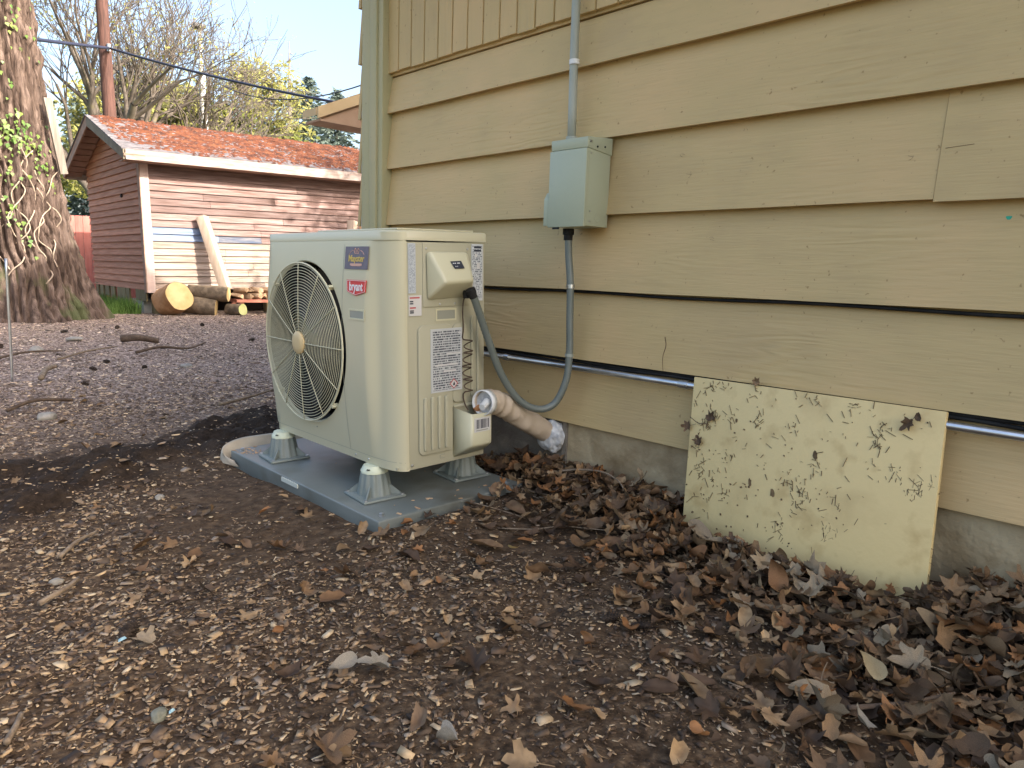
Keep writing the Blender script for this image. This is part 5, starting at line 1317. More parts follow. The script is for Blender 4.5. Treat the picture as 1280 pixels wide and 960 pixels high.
# ------------------------------------------------------------------ wood chips (uncountable)
def chips():
    r_ = np.random.default_rng(12)
    n0 = 1000000
    # sample in polar round the camera so that density falls off with distance
    az = r_.uniform(math.radians(-8), math.radians(84), n0)
    
    u = r_.random(n0); rr = 0.55 * (14.5 / 0.55) ** u
    x = rr * np.sin(az); y = rr * np.cos(az)
    keep = (x < 2.07) | (y > 3.4)
    keep &= (y < 13.1) | (x < 4)
    keep &= (rr < 3.5) | ((az > math.radians(3)) & (az < math.radians(40)))
    q = np.stack([x, y, np.full_like(x, 0.1), np.ones_like(x)], 1) @ UMI.T
    keep &= ~((q[:, 0] > -0.14) & (q[:, 0] < 0.52) & (q[:, 1] > -0.105) & (q[:, 1] < 1.105))
    # density of the log-uniform sample is n/(area) ~ 1/r^2 ; trim to the wanted density
    dens = n0 / (math.log(14.5 / 0.55) * math.radians(92)) / rr ** 2
    want = np.interp(rr, [0.5, 1.2, 2.5, 4, 6, 9, 14], [15000, 15000, 12500, 6500, 3400, 1500, 700])
    ds = dark_soil(x, y); bsv = brown_soil(x, y); lz = leaf_zone(x, y)
    patch = np.clip(0.78 + 1.0 * vnoise(x * 1.9 + 31, y * 1.9) + 0.7 * vnoise(x * 6 + 3, y * 6), 0.10, 1.15)
    want = want * patch * (1 - 0.84 * ds) * (1 - 0.80 * np.clip(bsv, 0, 1)) * (1 - 0.55 * np.clip(lz * 1.4, 0, 1))
    keep &= r_.random(n0) < want / dens
    x, y, rr = x[keep], y[keep], rr[keep]; n = len(x)
    big = r_.random(n)
    L = np.where(big < 0.70, r_.uniform(0.003, 0.009, n), np.where(big < 0.975, r_.uniform(0.008, 0.018, n), r_.uniform(0.017, 0.030, n)))
    far = np.interp(rr, [0, 3, 6, 14], [1.0, 1.05, 1.35, 2.0]); L = L * far
    W = L * np.where(r_.random(n) < 0.45, r_.uniform(0.12, 0.3, n), r_.uniform(0.3, 0.7, n)); T = np.minimum(W * r_.uniform(0.15, 0.45, n), 0.006)
    z = gz(x, y) + T * 0.5 + r_.uniform(-0.001, 0.006, n)
    yaw = r_.uniform(0, 2 * PI, n); tl = np.abs(r_.normal(0, 0.28, n)); ta = r_.uniform(0, 2 * PI, n)
    base = np.array([[-1, -1, -1], [1, -1, -1], [1, 1, -1], [-1, 1, -1], [-1, -1, 1], [1, -1, 1], [1, 1, 1], [-1, 1, 1]], float) * 0.5
    P = base[None] * np.stack([L, W, T], 1)[:, None] * (1 + 0.0 * base[None])
    P[:, :, 0] += r_.uniform(-0.35, 0.35, (n, 8)) * W[:, None]; P[:, :, 1] += r_.uniform(-0.16, 0.16, (n, 8)) * W[:, None]
    P[:, :, 2] += (r_.uniform(-0.5, 0.5, (n, 1)) * np.array([[1, 0, -1, 0, 1, 0, -1, 0]])) * T[:, None]
    c, s = np.cos(yaw)[:, None], np.sin(yaw)[:, None]; X = P[:, :, 0] * c - P[:, :, 1] * s; Y = P[:, :, 0] * s + P[:, :, 1] * c; Z = P[:, :, 2]
    ax, ay = np.cos(ta)[:, None], np.sin(ta)[:, None]          # tilt about horizontal axis (ax, ay)
    ct, st = np.cos(tl)[:, None], np.sin(tl)[:, None]
    dot = X * ax + Y * ay
    X2 = X * ct + ay * Z * st + ax * dot * (1 - ct); Y2 = Y * ct - ax * Z * st + ay * dot * (1 - ct); Z2 = Z * ct + (ax * Y - ay * X) * st
    V = np.stack([X2 + x[:, None], Y2 + y[:, None], Z2 + z[:, None]], 2).reshape(-1, 3)
    f = np.array([(4, 5, 6, 7), (0, 1, 5, 4), (1, 2, 6, 5), (2, 3, 7, 6), (3, 0, 4, 7)])
    F = (f[None] + (np.arange(n) * 8)[:, None, None]).reshape(-1, 4)
    pal = np.array([(0.34, 0.235, 0.135), (0.23, 0.155, 0.092), (0.45, 0.32, 0.18), (0.29, 0.225, 0.16), (0.105, 0.068, 0.042), (0.055, 0.035, 0.022), (0.50, 0.39, 0.25), (0.155, 0.105, 0.066)])
    pk = r_.choice(8, n, p=[0.14, 0.14, 0.08, 0.11, 0.18, 0.18, 0.06, 0.11])
    tint = pal[pk] * r_.uniform(0.75, 1.2, (n, 1))
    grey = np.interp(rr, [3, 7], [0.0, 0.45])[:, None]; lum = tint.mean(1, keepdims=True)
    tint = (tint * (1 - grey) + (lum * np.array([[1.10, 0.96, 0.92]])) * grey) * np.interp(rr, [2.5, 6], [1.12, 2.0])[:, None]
    tint = np.repeat(tint, 8, 0)
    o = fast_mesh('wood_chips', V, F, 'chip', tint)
    tag(o, 'loose wood chip mulch spread over the whole yard', 'wood chips', kind='stuff')
    return n
NCH = chips()

# ------------------------------------------------------------------ shed
SH_LOC, SH_ROT = (4.06, 13.26, 0.0), (0.0, -0.028, -0.02)
shed = empty('shed', SH_LOC, SH_ROT, label='weathered red brown wooden shed with mossy gable roof', cat='shed')
SL, SW, SB, ST = 6.6, 3.55, 0.40, 2.52
def spart(mb, n, m, parent=None, **k): return mb.build(n, m, parent or shed, **k)
spart(MB().box(0.03, 0.03, 0.42, SL - 0.03, SW - 0.03, 2.52), 'wall_core', 'void')
ex = 0.118
k = 0; z = SB
random.seed(4)
while z < ST - 0.02:
    zt = min(z + ex, ST)
    cuts = [0.105] + sorted(random.uniform(0.9, SL - 0.9) for _ in range(2)) + [SL]
    if 1.16 < z + 0.03 < 1.40: cuts = [0.105, 1.22 if z < 1.25 else 1.05, 2.0, 4.1, SL]
    for i in range(len(cuts) - 1):
        m_ = 'shed_front' if z > 1.13 else 'shed_low'
        if 1.16 < z + 0.03 < 1.40 and i == 0: m_ = 'shed_blue'
        if 1.16 < z + 0.03 < 1.40 and i == 1: m_ = 'shed_blue_dark' if z < 1.27 else 'shed_front'
        mb = MB(); o_ = random.uniform(-0.003, 0.003)
        mb.prism([(-0.018 + o_, z), (0.012, z), (0.03, zt + 0.012), (0.012, zt + 0.012)], 0, cuts[i] + 0.002, cuts[i + 1] - 0.002)
        spart(mb, 'siding_board', m_)
    mb = MB()
    mb.prism([(-0.016 + random.uniform(-0.004, 0.003), z), (0.012, z), (0.03, zt + 0.010), (0.014, zt + 0.010)], 1, 0.03, SW + 0.02)
    # axis order for prism with axis 1 is (x, z)
    spart(mb, 'siding_board', 'shed_gable')
    z = zt
RY, RZs, SLOPE = SW / 2, 3.42, 0.365
z = ST
while z < RZs - 0.18:
    zt = z + ex; hw = max(0.04, (RZs - 0.12 - z) / SLOPE)
    hw = min(hw, SW / 2)
    mb = MB(); mb.prism([(-0.016, z), (0.012, z), (0.03, zt + 0.01), (0.014, zt + 0.01)], 1, RY - hw, RY + hw)
    spart(mb, 'siding_board', 'shed_gable'); z = zt
spart(MB().box(-0.035, -0.035, 0.36, -0.0205, 0.10, 2.50), 'corner_board', 'shed_rake')
spart(MB().box(-0.0200, -0.036, 0.36, 0.105, -0.0205, 2.50), 'corner_board', 'shed_trim')
spart(MB().lathe([(0.035, -0.0045), (0.035, 0.02)], 10, (-0.020, 1.18, 2.02), 0), 'vent_hole', 'void')
# roof: sheathing, shingle courses, rakes, fascia, lookouts
OX, OY = -0.34, -0.36
def rzf(y): return RZs - SLOPE * abs(y - RY)
for sgn in (1, -1):
    ye = OY if sgn > 0 else SW - OY
    mb = MB(); V = []
    for (y, t) in ((RY, -0.05), (RY, -0.0), (ye, 0.0), (ye, -0.05)): V.append((y, rzf(y) + t - 0.012))
    mb.prism(V, 0, OX + 0.03, SL + 0.3); spart(mb, 'roof_deck', 'shed_rake')
    nc = 15
    for i in range(nc):
        ya = ye + (RY - ye) * i / nc; yb_ = ye + (RY - ye) * (i + 1.25) / nc
        if (yb_ - RY) * (ye - RY) < 0: yb_ = RY
        mb = MB(); 
        mb.prism([(ya, rzf(ya) + 0.012), (yb_, rzf(yb_) + 0.0), (yb_, rzf(yb_) - 0.010), (ya, rzf(ya) - 0.010)], 0, OX - 0.02, SL + 0.32)
        spart(mb, 'shingle_course', 'shingle')
for sgn in (1, -1):
    ye = OY if sgn > 0 else SW - OY
    mb = MB(); mb.prism([(RY, RZs - 0.014), (ye, rzf(ye) - 0.014), (ye, rzf(ye) - 0.165), (RY, RZs - 0.19)], 0, OX, OX + 0.028)
    spart(mb, 'rake_board', 'shed_rake_grey' if sgn > 0 else 'shed_rake')
mb = MB().box(OX + 0.03, OY - 0.028, rzf(OY) - 0.17, SL + 0.3, OY - 0.001, rzf(OY) - 0.014); spart(mb, 'fascia', 'shed_fascia')
mb = MB().box(OX + 0.03, SW - OY + 0.001, rzf(OY) - 0.17, SL + 0.3, SW - OY + 0.028, rzf(OY) - 0.014); spart(mb, 'fascia', 'shed_fascia')
for i in range(9):
    y = RY + 0.18 + (SW - OY - RY - 0.25) * i / 8
    zt = rzf(y) - 0.066
    mb = MB(); mb.obox((OX / 2 - 0.01, y, zt - 0.022), (-OX / 2 - 0.012, 0, 0), (0, 0.10, -0.10 * SLOPE), (0, 0.006, 0.018)); spart(mb, 'soffit_slat', 'shed_rake')
for i in range(8):
    y = RY - 0.18 - (RY - OY - 0.25) * i / 7
    zt = rzf(y) - 0.066
    mb = MB(); mb.obox((OX / 2 - 0.01, y, zt - 0.022), (-OX / 2 - 0.012, 0, 0), (0, 0.10, 0.10 * SLOPE), (0, -0.006, 0.018)); spart(mb, 'soffit_slat', 'shed_rake')
spart(MB().box(OX + 0.03, OY, rzf(OY) - 0.172, SL + 0.3, 0.0, rzf(OY) - 0.15), 'soffit', 'shed_rake')
# stilts and skirt boards
for (y, w, z0, z1) in ((3.42, 0.16, 0.0, 0.44), (3.10, 0.20, 0.0, 0.42), (2.72, 0.24, 0.26, 0.42), (2.30, 0.22, 0.24, 0.42), (1.86, 0.26, 0.0, 0.42), (1.55, 0.20, 0.0, 0.42), (1.28, 0.16, 0.0, 0.42), (0.62, 0.5, 0.26, 0.42)):
    spart(MB().box(-0.012, y - w, z0 - 0.05, 0.018, y + w * 0.2, z1), 'skirt_board', 'post_green')
spart(MB().box(0.02, 0.42, -0.05, 0.22, 0.82, 0.22), 'pier_block', 'block', bevel=0.01)
for x in (0.2, 2.2, 4.2, 6.2):
    spart(MB().box(x - 0.08, 0.15, -0.1, x + 0.08, 0.31, 0.43), 'pier_post', 'post_green')
spart(MB().box(0.25, 0.9, -0.05, SL, 1.0, 0.42), 'underfloor_shade', 'void')  # near-black sheet standing in for the shade under the shed floor
# moss and needles on the roof
def moss():
    r_ = np.random.default_rng(3); n = 15000
    x = r_.uniform(OX + 0.1, SL + 0.25, n); t = r_.random(n)
    cov = sstep(-0.1, 0.8, x + 0.6 * vnoise(x * 2, t * 9 + 5) + 0.8 * t) * np.clip(0.85 + 1.5 * vnoise(x * 3.3, t * 8), 0, 1) * (1 - sstep(0.80, 1.0, 1 - t) * 0.8)
    k = r_.random(n) < cov; x, t = x[k], t[k]; n = len(x)
    y = OY + (RY - OY) * t; z = RZs - SLOPE * np.abs(y - RY) + 0.008
    s = r_.uniform(0.016, 0.050, n); a = r_.uniform(0, 6.28, n)
    V = np.zeros((n, 5, 3)); 
    for j in range(4):
        an = a + j * PI / 2; V[:, j] = np.stack([x + np.cos(an) * s * 1.4, y + np.sin(an) * s * 0.9, z + SLOPE * np.sin(an) * s * 0.9 - 0.006], 1)
    V[:, 4] = np.stack([x, y, z + s * r_.uniform(0.25, 0.8, n)], 1)
    f = np.array([(0, 1, 4), (1, 2, 4), (2, 3, 4), (3, 0, 4)]); F = (f[None] + (np.arange(n) * 5)[:, None, None]).reshape(-1, 3)
    o = fast_mesh('moss', V.reshape(-1, 3), F, 'roof_moss'); o.parent = shed; o['kind'] = 'stuff'
moss()

# ------------------------------------------------------------------ logs, firewood and timber by the shed
def log(name, c, d, r, L, bark, end, label, group='logs by the shed', wob=0.06):
    c = Vector(c); d = Vector(d).normalized(); root = empty(name, c - d * L / 2, label=label, cat='log', group=group); M_ = mw(root)
    mb = MB(); n = 28; u_ = d.orthogonal().normalized(); w_ = d.cross(u_); ph = random.random() * 9
    for i in range(7):
        for k in range(n):
            a = 2 * PI * k / n; rr = r * (1 + wob * noise.noise((math.cos(a) * 1.5 + ph, math.sin(a) * 1.5, i * 0.3)) * 2)
            mb.v.append(tuple(c + d * L * (i / 6 - 0.5) + (u_ * math.cos(a) + w_ * math.sin(a)) * rr))
    for i in range(6):
        for k in range(n): mb.f.append((i * n + k, i * n + (k + 1) % n, (i + 1) * n + (k + 1) % n, (i + 1) * n + k))
    e0 = [mb.v[6 * n + k] for k in range(n)]; e1 = [mb.v[k] for k in range(n)]
    mb.build('bark', bark, root, smooth=True, world=M_)
    for e, s_ in ((e0, 1), (e1, -1)):
        eb_ = MB(); cc = c + d * L / 2 * s_ + d * 0.004 * s_
        V = [cc] + [Vector(p) * 0.55 + cc * 0.45 for p in e] + [Vector(p) + (cc - Vector(p)) * 0.02 for p in e]
        F = [(0, 1 + k, 1 + (k + 1) % n) for k in range(n)] + [(1 + k, 1 + n + k, 1 + n + (k + 1) % n, 1 + (k + 1) % n) for k in range(n)]
        eb_.add(V, F).build('cut_end', end, root, world=M_)
    return root
log('log', (4.30, 12.86, 0.27), (0.22, -0.90, 0.30), 0.245, 0.42, 'log_bark_orange', 'log_end', 'big round log with bright yellow cut face at the shed corner')
log('log', (4.72, 12.92, 0.16), (0.85, -0.5, -0.10), 0.155, 0.62, 'log_bark', 'log_end', 'mossy log lying on the ground under the upper log')
log('log', (4.90, 12.86, 0.38), (0.80, -0.60, -0.04), 0.125, 0.66, 'log_bark', 'log_end', 'dark barked log resting on top of the lower log')
log('log', (5.30, 12.70, 0.10), (0.35, -0.9, 0.05), 0.10, 0.34, 'log_bark', 'log_lime', 'short lime green log round in front of the firewood')
pal_ = empty('pallet', (5.9, 12.9, 0), label='low red wooden rack carrying the firewood', cat='rack'); PlM = mw(pal_)
for y in (12.72, 13.08):
    MB().box(5.32, y - 0.03, 0.225, 6.55, y + 0.03, 0.275).build('rail', 'pallet_red', pal_, world=PlM)
for x in (5.42, 6.44):
    for y in (12.74, 13.06): MB().box(x - 0.04, y - 0.028, -0.05, x + 0.04, y + 0.028, 0.2245).build('leg', 'pallet_red', pal_, world=PlM)
random.seed(9)
fw = []
for row, (zz, cnt) in enumerate(((0.335, 8), (0.435, 6))):
    for i in range(cnt):
        x = 5.40 + 0.15 * i + row * 0.06 + random.uniform(-0.02, 0.02); r = random.uniform(0.048, 0.062)
        n = random.choice((3, 4, 5)); ph = random.random() * 6; L = random.uniform(0.30, 0.42)
        ang = [ph + 2 * PI * j / n + random.uniform(-0.2, 0.2) for j in range(n)]
        d = Vector((random.uniform(-0.25, 0.25), 1, random.uniform(-0.08, 0.08))).normalized(); c = Vector((x, 12.88, zz))
        poly = [(math.cos(a) * r, math.sin(a) * r) for a in ang]
        V = [c + d * t * L / 2 + Vector((px_, 0, pz_)) for t in (-1, 1) for px_, pz_ in poly]
        o = MB().add(V, [tuple(range(n)), tuple(range(n, 2 * n))[::-1]] + [(j, (j + 1) % n, n + (j + 1) % n, n + j) for j in range(n)]).build('firewood', 'firewood', bevel=0.006, seg=1)
        tag(o, 'split piece of firewood stacked on the red rack by the shed', 'firewood', 'firewood on the rack')
def beam(name, a, b, w, t, tw, m, label, cat='timber'):
    a, b = Vector(a), Vector(b); d = (b - a); u_ = Vector((math.cos(tw), math.sin(tw), 0)); u_ = (u_ - d.normalized() * u_.dot(d.normalized())).normalized(); v_ = d.normalized().cross(u_)
    o = MB().obox((a + b) / 2, u_ * w, v_ * t, d / 2).build(name, m, bevel=0.005); return tag(o, label, cat)
beam('timber_beam', (5.18, 12.80, 0.44), (4.93, 13.16, 1.68), 0.085, 0.075, 0.75, 'beam', 'pale square timber leaning against the shed wall above the logs')
beam('timber_post', (7.55, 12.6, 0.0), (7.66, 12.75, 1.80), 0.09, 0.07, 0.6, 'beam', 'left of two wooden posts showing just above the heat pump lid')
beam('timber_post', (7.85, 12.6, 0.0), (7.92, 12.75, 1.84), 0.10, 0.05, 0.5, 'firewood', 'right of two wooden posts showing just above the heat pump lid')

# grass by the shed gable
def grass():
    r_ = np.random.default_rng(8); n = 5200
    x = 3.95 - np.abs(r_.normal(0, 0.30, n)); y = r_.uniform(13.3, 17.0, n); h = r_.uniform(0.08, 0.30, n) * np.clip(1.1 - (3.95 - x), 0.2, 1)
    a = r_.uniform(0, 6.28, n); w = 0.008; lx, ly = r_.normal(0, 0.06, n), r_.normal(0, 0.06, n)
    V = np.stack([np.stack([x - np.cos(a) * w, y - np.sin(a) * w, np.zeros(n)], 1), np.stack([x + np.cos(a) * w, y + np.sin(a) * w, np.zeros(n)], 1), np.stack([x + lx, y + ly, h], 1)], 1)
    F = np.arange(3 * n).reshape(-1, 3)
    o = fast_mesh('grass', V.reshape(-1, 3), F, 'grass_blade'); tag(o, 'strip of green grass along the foot of the shed gable', 'grass', kind='stuff')
grass()

# ------------------------------------------------------------------ red board fence behind the shed
fence = empty('board_fence', (4.0, 19.0, 0), label='red painted board fence between the big tree and the shed', cat='fence'); FM = mw(fence)
for k in range(26):
    x = 2.6 + 0.155 * k
    MB().box(x, 18.98, 0.02, x + 0.147, 19.0, 1.85 + 0.02 * random.random()).build('fence_board', 'fence_red', fence, world=FM)
for z in (0.4, 1.5): MB().box(2.5, 19.001, z, 6.7, 19.04, z + 0.09).build('rail', 'fence_red', fence, world=FM)

# ------------------------------------------------------------------ big fir at left
def fir_trunk():
    root = empty('fir_tree', (2.0, 12.95, 0), label='huge furrowed fir trunk with ivy at the left edge', cat='tree')
    nA, nZ = 420, 300; H_ = 15.0
    zs = np.concatenate([np.linspace(-0.15, 5.4, 300), np.linspace(5.6, H_, 50)]); nZ = len(zs)
    V = np.zeros((nZ, nA, 3))
    th = np.linspace(0, 2 * PI, nA, endpoint=False)
    for i, z in enumerate(zs):
        zz = max(z, 0)
        R = 0.72 + 0.30 * math.exp(-zz / 0.55) + 0.14 * math.exp(-zz / 2.2) - 0.018 * zz
        R = max(R, 0.25)
        rib = 0.10 * math.exp(-zz / 0.7) * np.cos(5 * th + 0.8) + 0.02 * np.cos(3 * th + zz * 0.4)
        u = th * 17 / (2 * PI) * 3.1
        # furrows: warped ridges running up the trunk
        wv = 0.9 * vnoise(u * 0.45, np.full(nA, z * 1.3 + 7)) + 0.5 * vnoise(u * 1.2 + 40, np.full(nA, z * 3.0))
        rid = np.abs(((u + 1.6 * wv) % 1.0) - 0.5) * 2            # 0 in the middle of a ridge, 1 in a furrow
        fur = np.clip((rid - 0.50) / 0.5, 0, 1)
        brk = np.clip(vnoise(u * 1.0 + 90, np.full(nA, z * 4.6)) * 2.6, 0, 1)
        bark = 0.10 * (1 - fur ** 0.7) + 0.05 * brk * (1 - fur) + 0.035 * vnoise(u * 3.1, np.full(nA, z * 8)) + 0.02 * vnoise(u * 6.3, np.full(nA, z * 17)) 
        r = R + rib + bark
        cx_ = 2.0 - 0.062 * zz; 
        V[i, :, 0] = cx_ + r * np.cos(th); V[i, :, 1] = 12.95 + r * np.sin(th); V[i, :, 2] = z
    idx = np.arange(nZ * nA).reshape(nZ, nA); j2 = np.roll(np.arange(nA), -1)
    F = np.stack([idx[:-1].ravel(), idx[:-1][:, j2].ravel(), idx[1:][:, j2].ravel(), idx[1:].ravel()], 1)
    o = fast_mesh('trunk', V.reshape(-1, 3), F, 'fir_bark', smooth=True)
    o.parent = root; o.matrix_parent_inverse = mw(root).inverted()
    # high crown far above the picture
    cr = MB(); rr_ = random.Random(2)
    for k in range(900):
        z = rr_.uniform(9.5, 18); R = (18.5 - z) * 0.42 + 0.3; a = rr_.uniform(0, 6.28); q = R * math.sqrt(rr_.random())
        c = Vector((1.3 + q * math.cos(a), 12.95 + q * math.sin(a), z)); s = rr_.uniform(0.15, 0.4)
        d = Vector((math.cos(a), math.sin(a), -0.3)).normalized(); w = d.orthogonal().normalized()
        cr.add([c - d * s, c + w * s * 0.4, c + d * s, c - w * s * 0.4], [(0, 1, 2, 3)])
    cr.build('crown', 'needle_green', root, world=mw(root))
    return zs, th, V
zs_, th_, TV = fir_trunk()
def trunk_pt(th, z, off=0.0):
    i = int(np.argmin(np.abs(zs_ - z))); k = int((th % (2 * PI)) / (2 * PI) * len(th_)) % len(th_)
    p = Vector(TV[i, k]); c = Vector((2.0 - 0.062 * max(z, 0), 12.95, z)); d = (p - c).normalized(); return p + d * off, d
def ivy():
    r_ = random.Random(6); V = []; F = []
    def leaf(p, d, s):
        up = Vector((r_.uniform(-0.4, 0.4), r_.uniform(-0.4, 0.4), -1)); u_ = (up - d * up.dot(d)).normalized(); w = d.cross(u_)
        d2 = (d + Vector((r_.uniform(-.5, .5), r_.uniform(-.5, .5), r_.uniform(-.2, .6))) * 0.7).normalized(); u2 = (u_ - d2 * u_.dot(d2)).normalized(); w2 = d2.cross(u2)
        o = len(V)
        for a, b_ in ((0, 1.0), (0.45, 0.25), (0.8, -0.1), (0.35, -0.5), (-0.35, -0.5), (-0.8, -0.1), (-0.45, 0.25)):
            V.append(tuple(p + u2 * b_ * s + w2 * a * s))
        F.append(tuple(o + i for i in range(7)))
    for (tc, zc, st, sz, n) in ((-1.55, 4.2, 0.18, 0.35, 40), (-1.35, 2.55, 0.30, 0.16, 110), (-1.05, 2.35, 0.16, 0.25, 70), (-1.75, 1.8, 0.08, 0.35, 90), (-1.45, 3.5, 0.08, 0.3, 25), (-1.62, 2.2, 0.10, 0.3, 40), (-0.95, 4.1, 0.15, 0.25, 35)):
        for i in range(n):
            z = zc + r_.gauss(0, sz); p, d = trunk_pt(tc + r_.gauss(0, st) - (z - zc) * 0.5, z, r_.uniform(0.02, 0.09)); leaf(p, d, r_.uniform(0.022, 0.045))
    me = bpy.data.meshes.new('ivy'); me.from_pydata(V, [], F); me.update()
    o = link('ivy', me, 'ivy_leaf'); tag(o, 'patches of green ivy climbing the big fir trunk', 'ivy', kind='stuff')
    vn = MB()
    for q in range(7):
        t0 = -1.75 + r_.random() * 0.9; z0 = r_.uniform(0.4, 1.2); pts = []
        for i in range(12):
            p, d = trunk_pt(t0 + 0.12 * math.sin(i * 0.9 + q) + 0.02 * i, z0 + i * 0.12, 0.035 + 0.02 * math.sin(i * 2.0 + q)); pts.append(p)
        vn.tube(spline(pts, 3), 0.009, 5)
    vo_ = vn.build('vine_stems', 'vine', smooth=True); tag(vo_, 'bare twisting vine stems on the lower fir trunk', 'vine', kind='stuff')
ivy()
p0 = Vector((2.70, 12.30, 2.08)); p1 = Vector((2.50, 12.25, 3.10))
beam('plank', p0 + Vector((0.0, 0.1, 0)), p1 + Vector((0.03, 0.1, 0)), 0.055, 0.02, 0.3, 'plank_grey', 'grey weathered plank fixed upright to the right side of the fir trunk', 'plank')

# ------------------------------------------------------------------ poles and wires
up_ = empty('utility_pole', (6.62, 24.0, 0), label='red brown wooden utility pole rising behind the shed roof', cat='pole'); UPM = mw(up_)
MB().tube([(6.60, 24, -0.3), (6.46, 24, 5.0), (6.38, 24, 8.1), (6.30, 24, 11.5)], [0.20, 0.175, 0.155, 0.14], 18).build('shaft', 'pole_brown', up_, smooth=True, world=UPM)
MB().box(5.3, 23.82, 10.6, 7.3, 23.92, 10.75).build('crossarm', 'pole_brown', up_, world=UPM)
MB().tube([(6.46, 23.80, 6.72), (6.46, 23.80, 6.92)], 0.05, 8).build('bracket', 'steel', up_, smooth='auto', world=UPM)
wl = empty('lamp_post', (11.45, 30.0, 0), label='slim white pole with small dark lamp head behind the shed', cat='lamp post'); WLM = mw(wl)
MB().tube([(11.5, 30, 0), (11.44, 30, 5.9), (11.38, 30, 8.1), (11.37, 30, 8.15), (11.33, 30, 9.80)], [0.15, 0.14, 0.13, 0.075, 0.06], 12).build('shaft', 'pole_white', wl, smooth='auto', world=WLM)
MB().box(11.08, 29.8, 9.78, 11.52, 30.2, 9.94).build('lamp_head', 'lamp_dark', wl, world=WLM, bevel=0.03)
sm_ = empty('service_mast', (9.2, 13.12, 0), label='steel service mast by the shed carrying the overhead wires', cat='mast'); SMM = mw(sm_)
MB().tube([(9.2, 13.12, -0.2), (9.2, 13.12, 5.2)], 0.045, 12).build('pipe', 'steel', sm_, smooth='auto', world=SMM)
MB().tube([(9.2, 13.12, 5.2), (9.2, 13.08, 5.3), (9.2, 12.98, 5.28)], 0.06, 10).build('weatherhead', 'lamp_dark', sm_, smooth='auto', world=SMM)
def sag(a, b, s, n=24): 
    a, b = Vector(a), Vector(b); return [a.lerp(b, i / n) - Vector((0, 0, s * 4 * (i / n) * (1 - i / n))) for i in range(n + 1)]
tag(MB().tube(sag((2.3, 17.5, 5.02), (6.46, 23.75, 6.80), 0.02) , 0.040, 6).build('overhead_cable', 'wire', smooth=True), 'thick dark overhead cable from the fir tree to the utility pole', 'cable')
tag(MB().tube(sag((6.46, 23.75, 6.80), (9.2, 13.15, 4.09), 0.12), 0.030, 6).build('overhead_cable', 'wire', smooth=True), 'dark overhead cable from utility pole down toward the house', 'cable')
tag(MB().tube(sag((11.4, 29.9, 8.15), (9.2, 13.15, 5.05), 0.80), 0.016, 5).build('overhead_cable', 'wire', smooth=True), 'thin sagging wire from the lamp post to the house', 'cable')

# ------------------------------------------------------------------ trees
def branch_tree(name, base, label, seed, H, levels, m_tr, spread=0.55, leafm=None, nleaf=0, leafs=0.07, lean=(0, 0), r0=0.32, forks=None, group=None, droop=0.0):
    r_ = random.Random(seed); root = empty(name, base, label=label, cat='tree', group=group); M_ = mw(root)
    tr = MB(); cr = MB(); tips = []
    def grow(p, d, L, r, lv):
        n = 5 if lv < 2 else 4; pts = [p]; q = p.copy(); dd = d.copy()
        for i in range(n):
            dd = (dd + Vector((r_.gauss(0, 0.12), r_.gauss(0, 0.12), r_.gauss(0.03 - droop * lv, 0.08)))).normalized(); q = q + dd * (L / n); pts.append(q.copy())
        rr = [max(0.0095, r * (1 - 0.5 * i / n)) for i in range(n + 1)]
        (tr if lv == 0 else cr).tube(pts, rr, 10 if lv == 0 else (6 if lv < 3 else 3), False)
        if lv >= 3: tips.extend(pts[1:])
        if lv >= levels: return
        k = (forks or {}).get(lv, r_.choice((3, 4)) if lv < 3 else r_.choice((3, 4)))
        for j in range(k):
            t = r_.uniform(0.35, 1.0) if j > 0 else 1.0
            i = min(n, max(1, int(round(t * n)))); a = r_.uniform(0, 2 * PI); u_ = dd.orthogonal().normalized(); w = dd.cross(u_)
            ang = r_.uniform(0.25, spread + 0.12 * lv); nd_ = (dd * math.cos(ang) + (u_ * math.cos(a) + w * math.sin(a)) * math.sin(ang)); nd_.z += 0.10; nd_.normalize()
            grow(pts[i], nd_, L * r_.uniform(0.58, 0.80), rr[i] * r_.uniform(0.50, 0.72), lv + 1)
    b0 = Vector(base)
    grow(b0, Vector((lean[0], lean[1], 1)).normalized(), H, r0, 0)
    tr.build('trunk', m_tr, root, smooth=True, world=M_)
    cr.build('crown', m_tr, root, smooth=True, world=M_)
    if nleaf:
        lf = MB(); V = []; F = []
        for i in range(nleaf):
            p = r_.choice(tips) + Vector((r_.gauss(0, 0.28), r_.gauss(0, 0.28), r_.gauss(0, 0.22))); a = Vector((r_.gauss(0, 1), r_.gauss(0, 1), r_.gauss(0, 1))).normalized(); b_ = a.orthogonal().normalized(); s = leafs * r_.uniform(0.5, 1.3)
            o = len(V); V += [tuple(p - a * s), tuple(p + b_ * s * 0.6), tuple(p + a * s), tuple(p - b_ * s * 0.6)]; F.append((o, o + 1, o + 2, o + 3))
        me = bpy.data.meshes.new('foliage'); me.from_pydata(V, [], F); me.update(); link('foliage', me, leafm, root, world=M_)
    return root
branch_tree('bare_tree', (7.2, 28.0, 0), 'large bare spreading tree directly behind the utility pole', 14, 4.6, 5, 'twig_bark', 0.60, 'leaf_yellow', 1500, 0.07, (0.02, 0), 0.58, {0: 7, 1: 5, 2: 4, 3: 4, 4: 3})
branch_tree('bare_tree', (9.6, 29.5, 0), 'bare tree with leaning limbs between utility pole and lamp post', 31, 4.2, 5, 'twig_bark', 0.62, 'leaf_yellow', 1300, 0.07, (0.20, -0.05), 0.46, {0: 6, 1: 5, 2: 4, 3: 3, 4: 3})
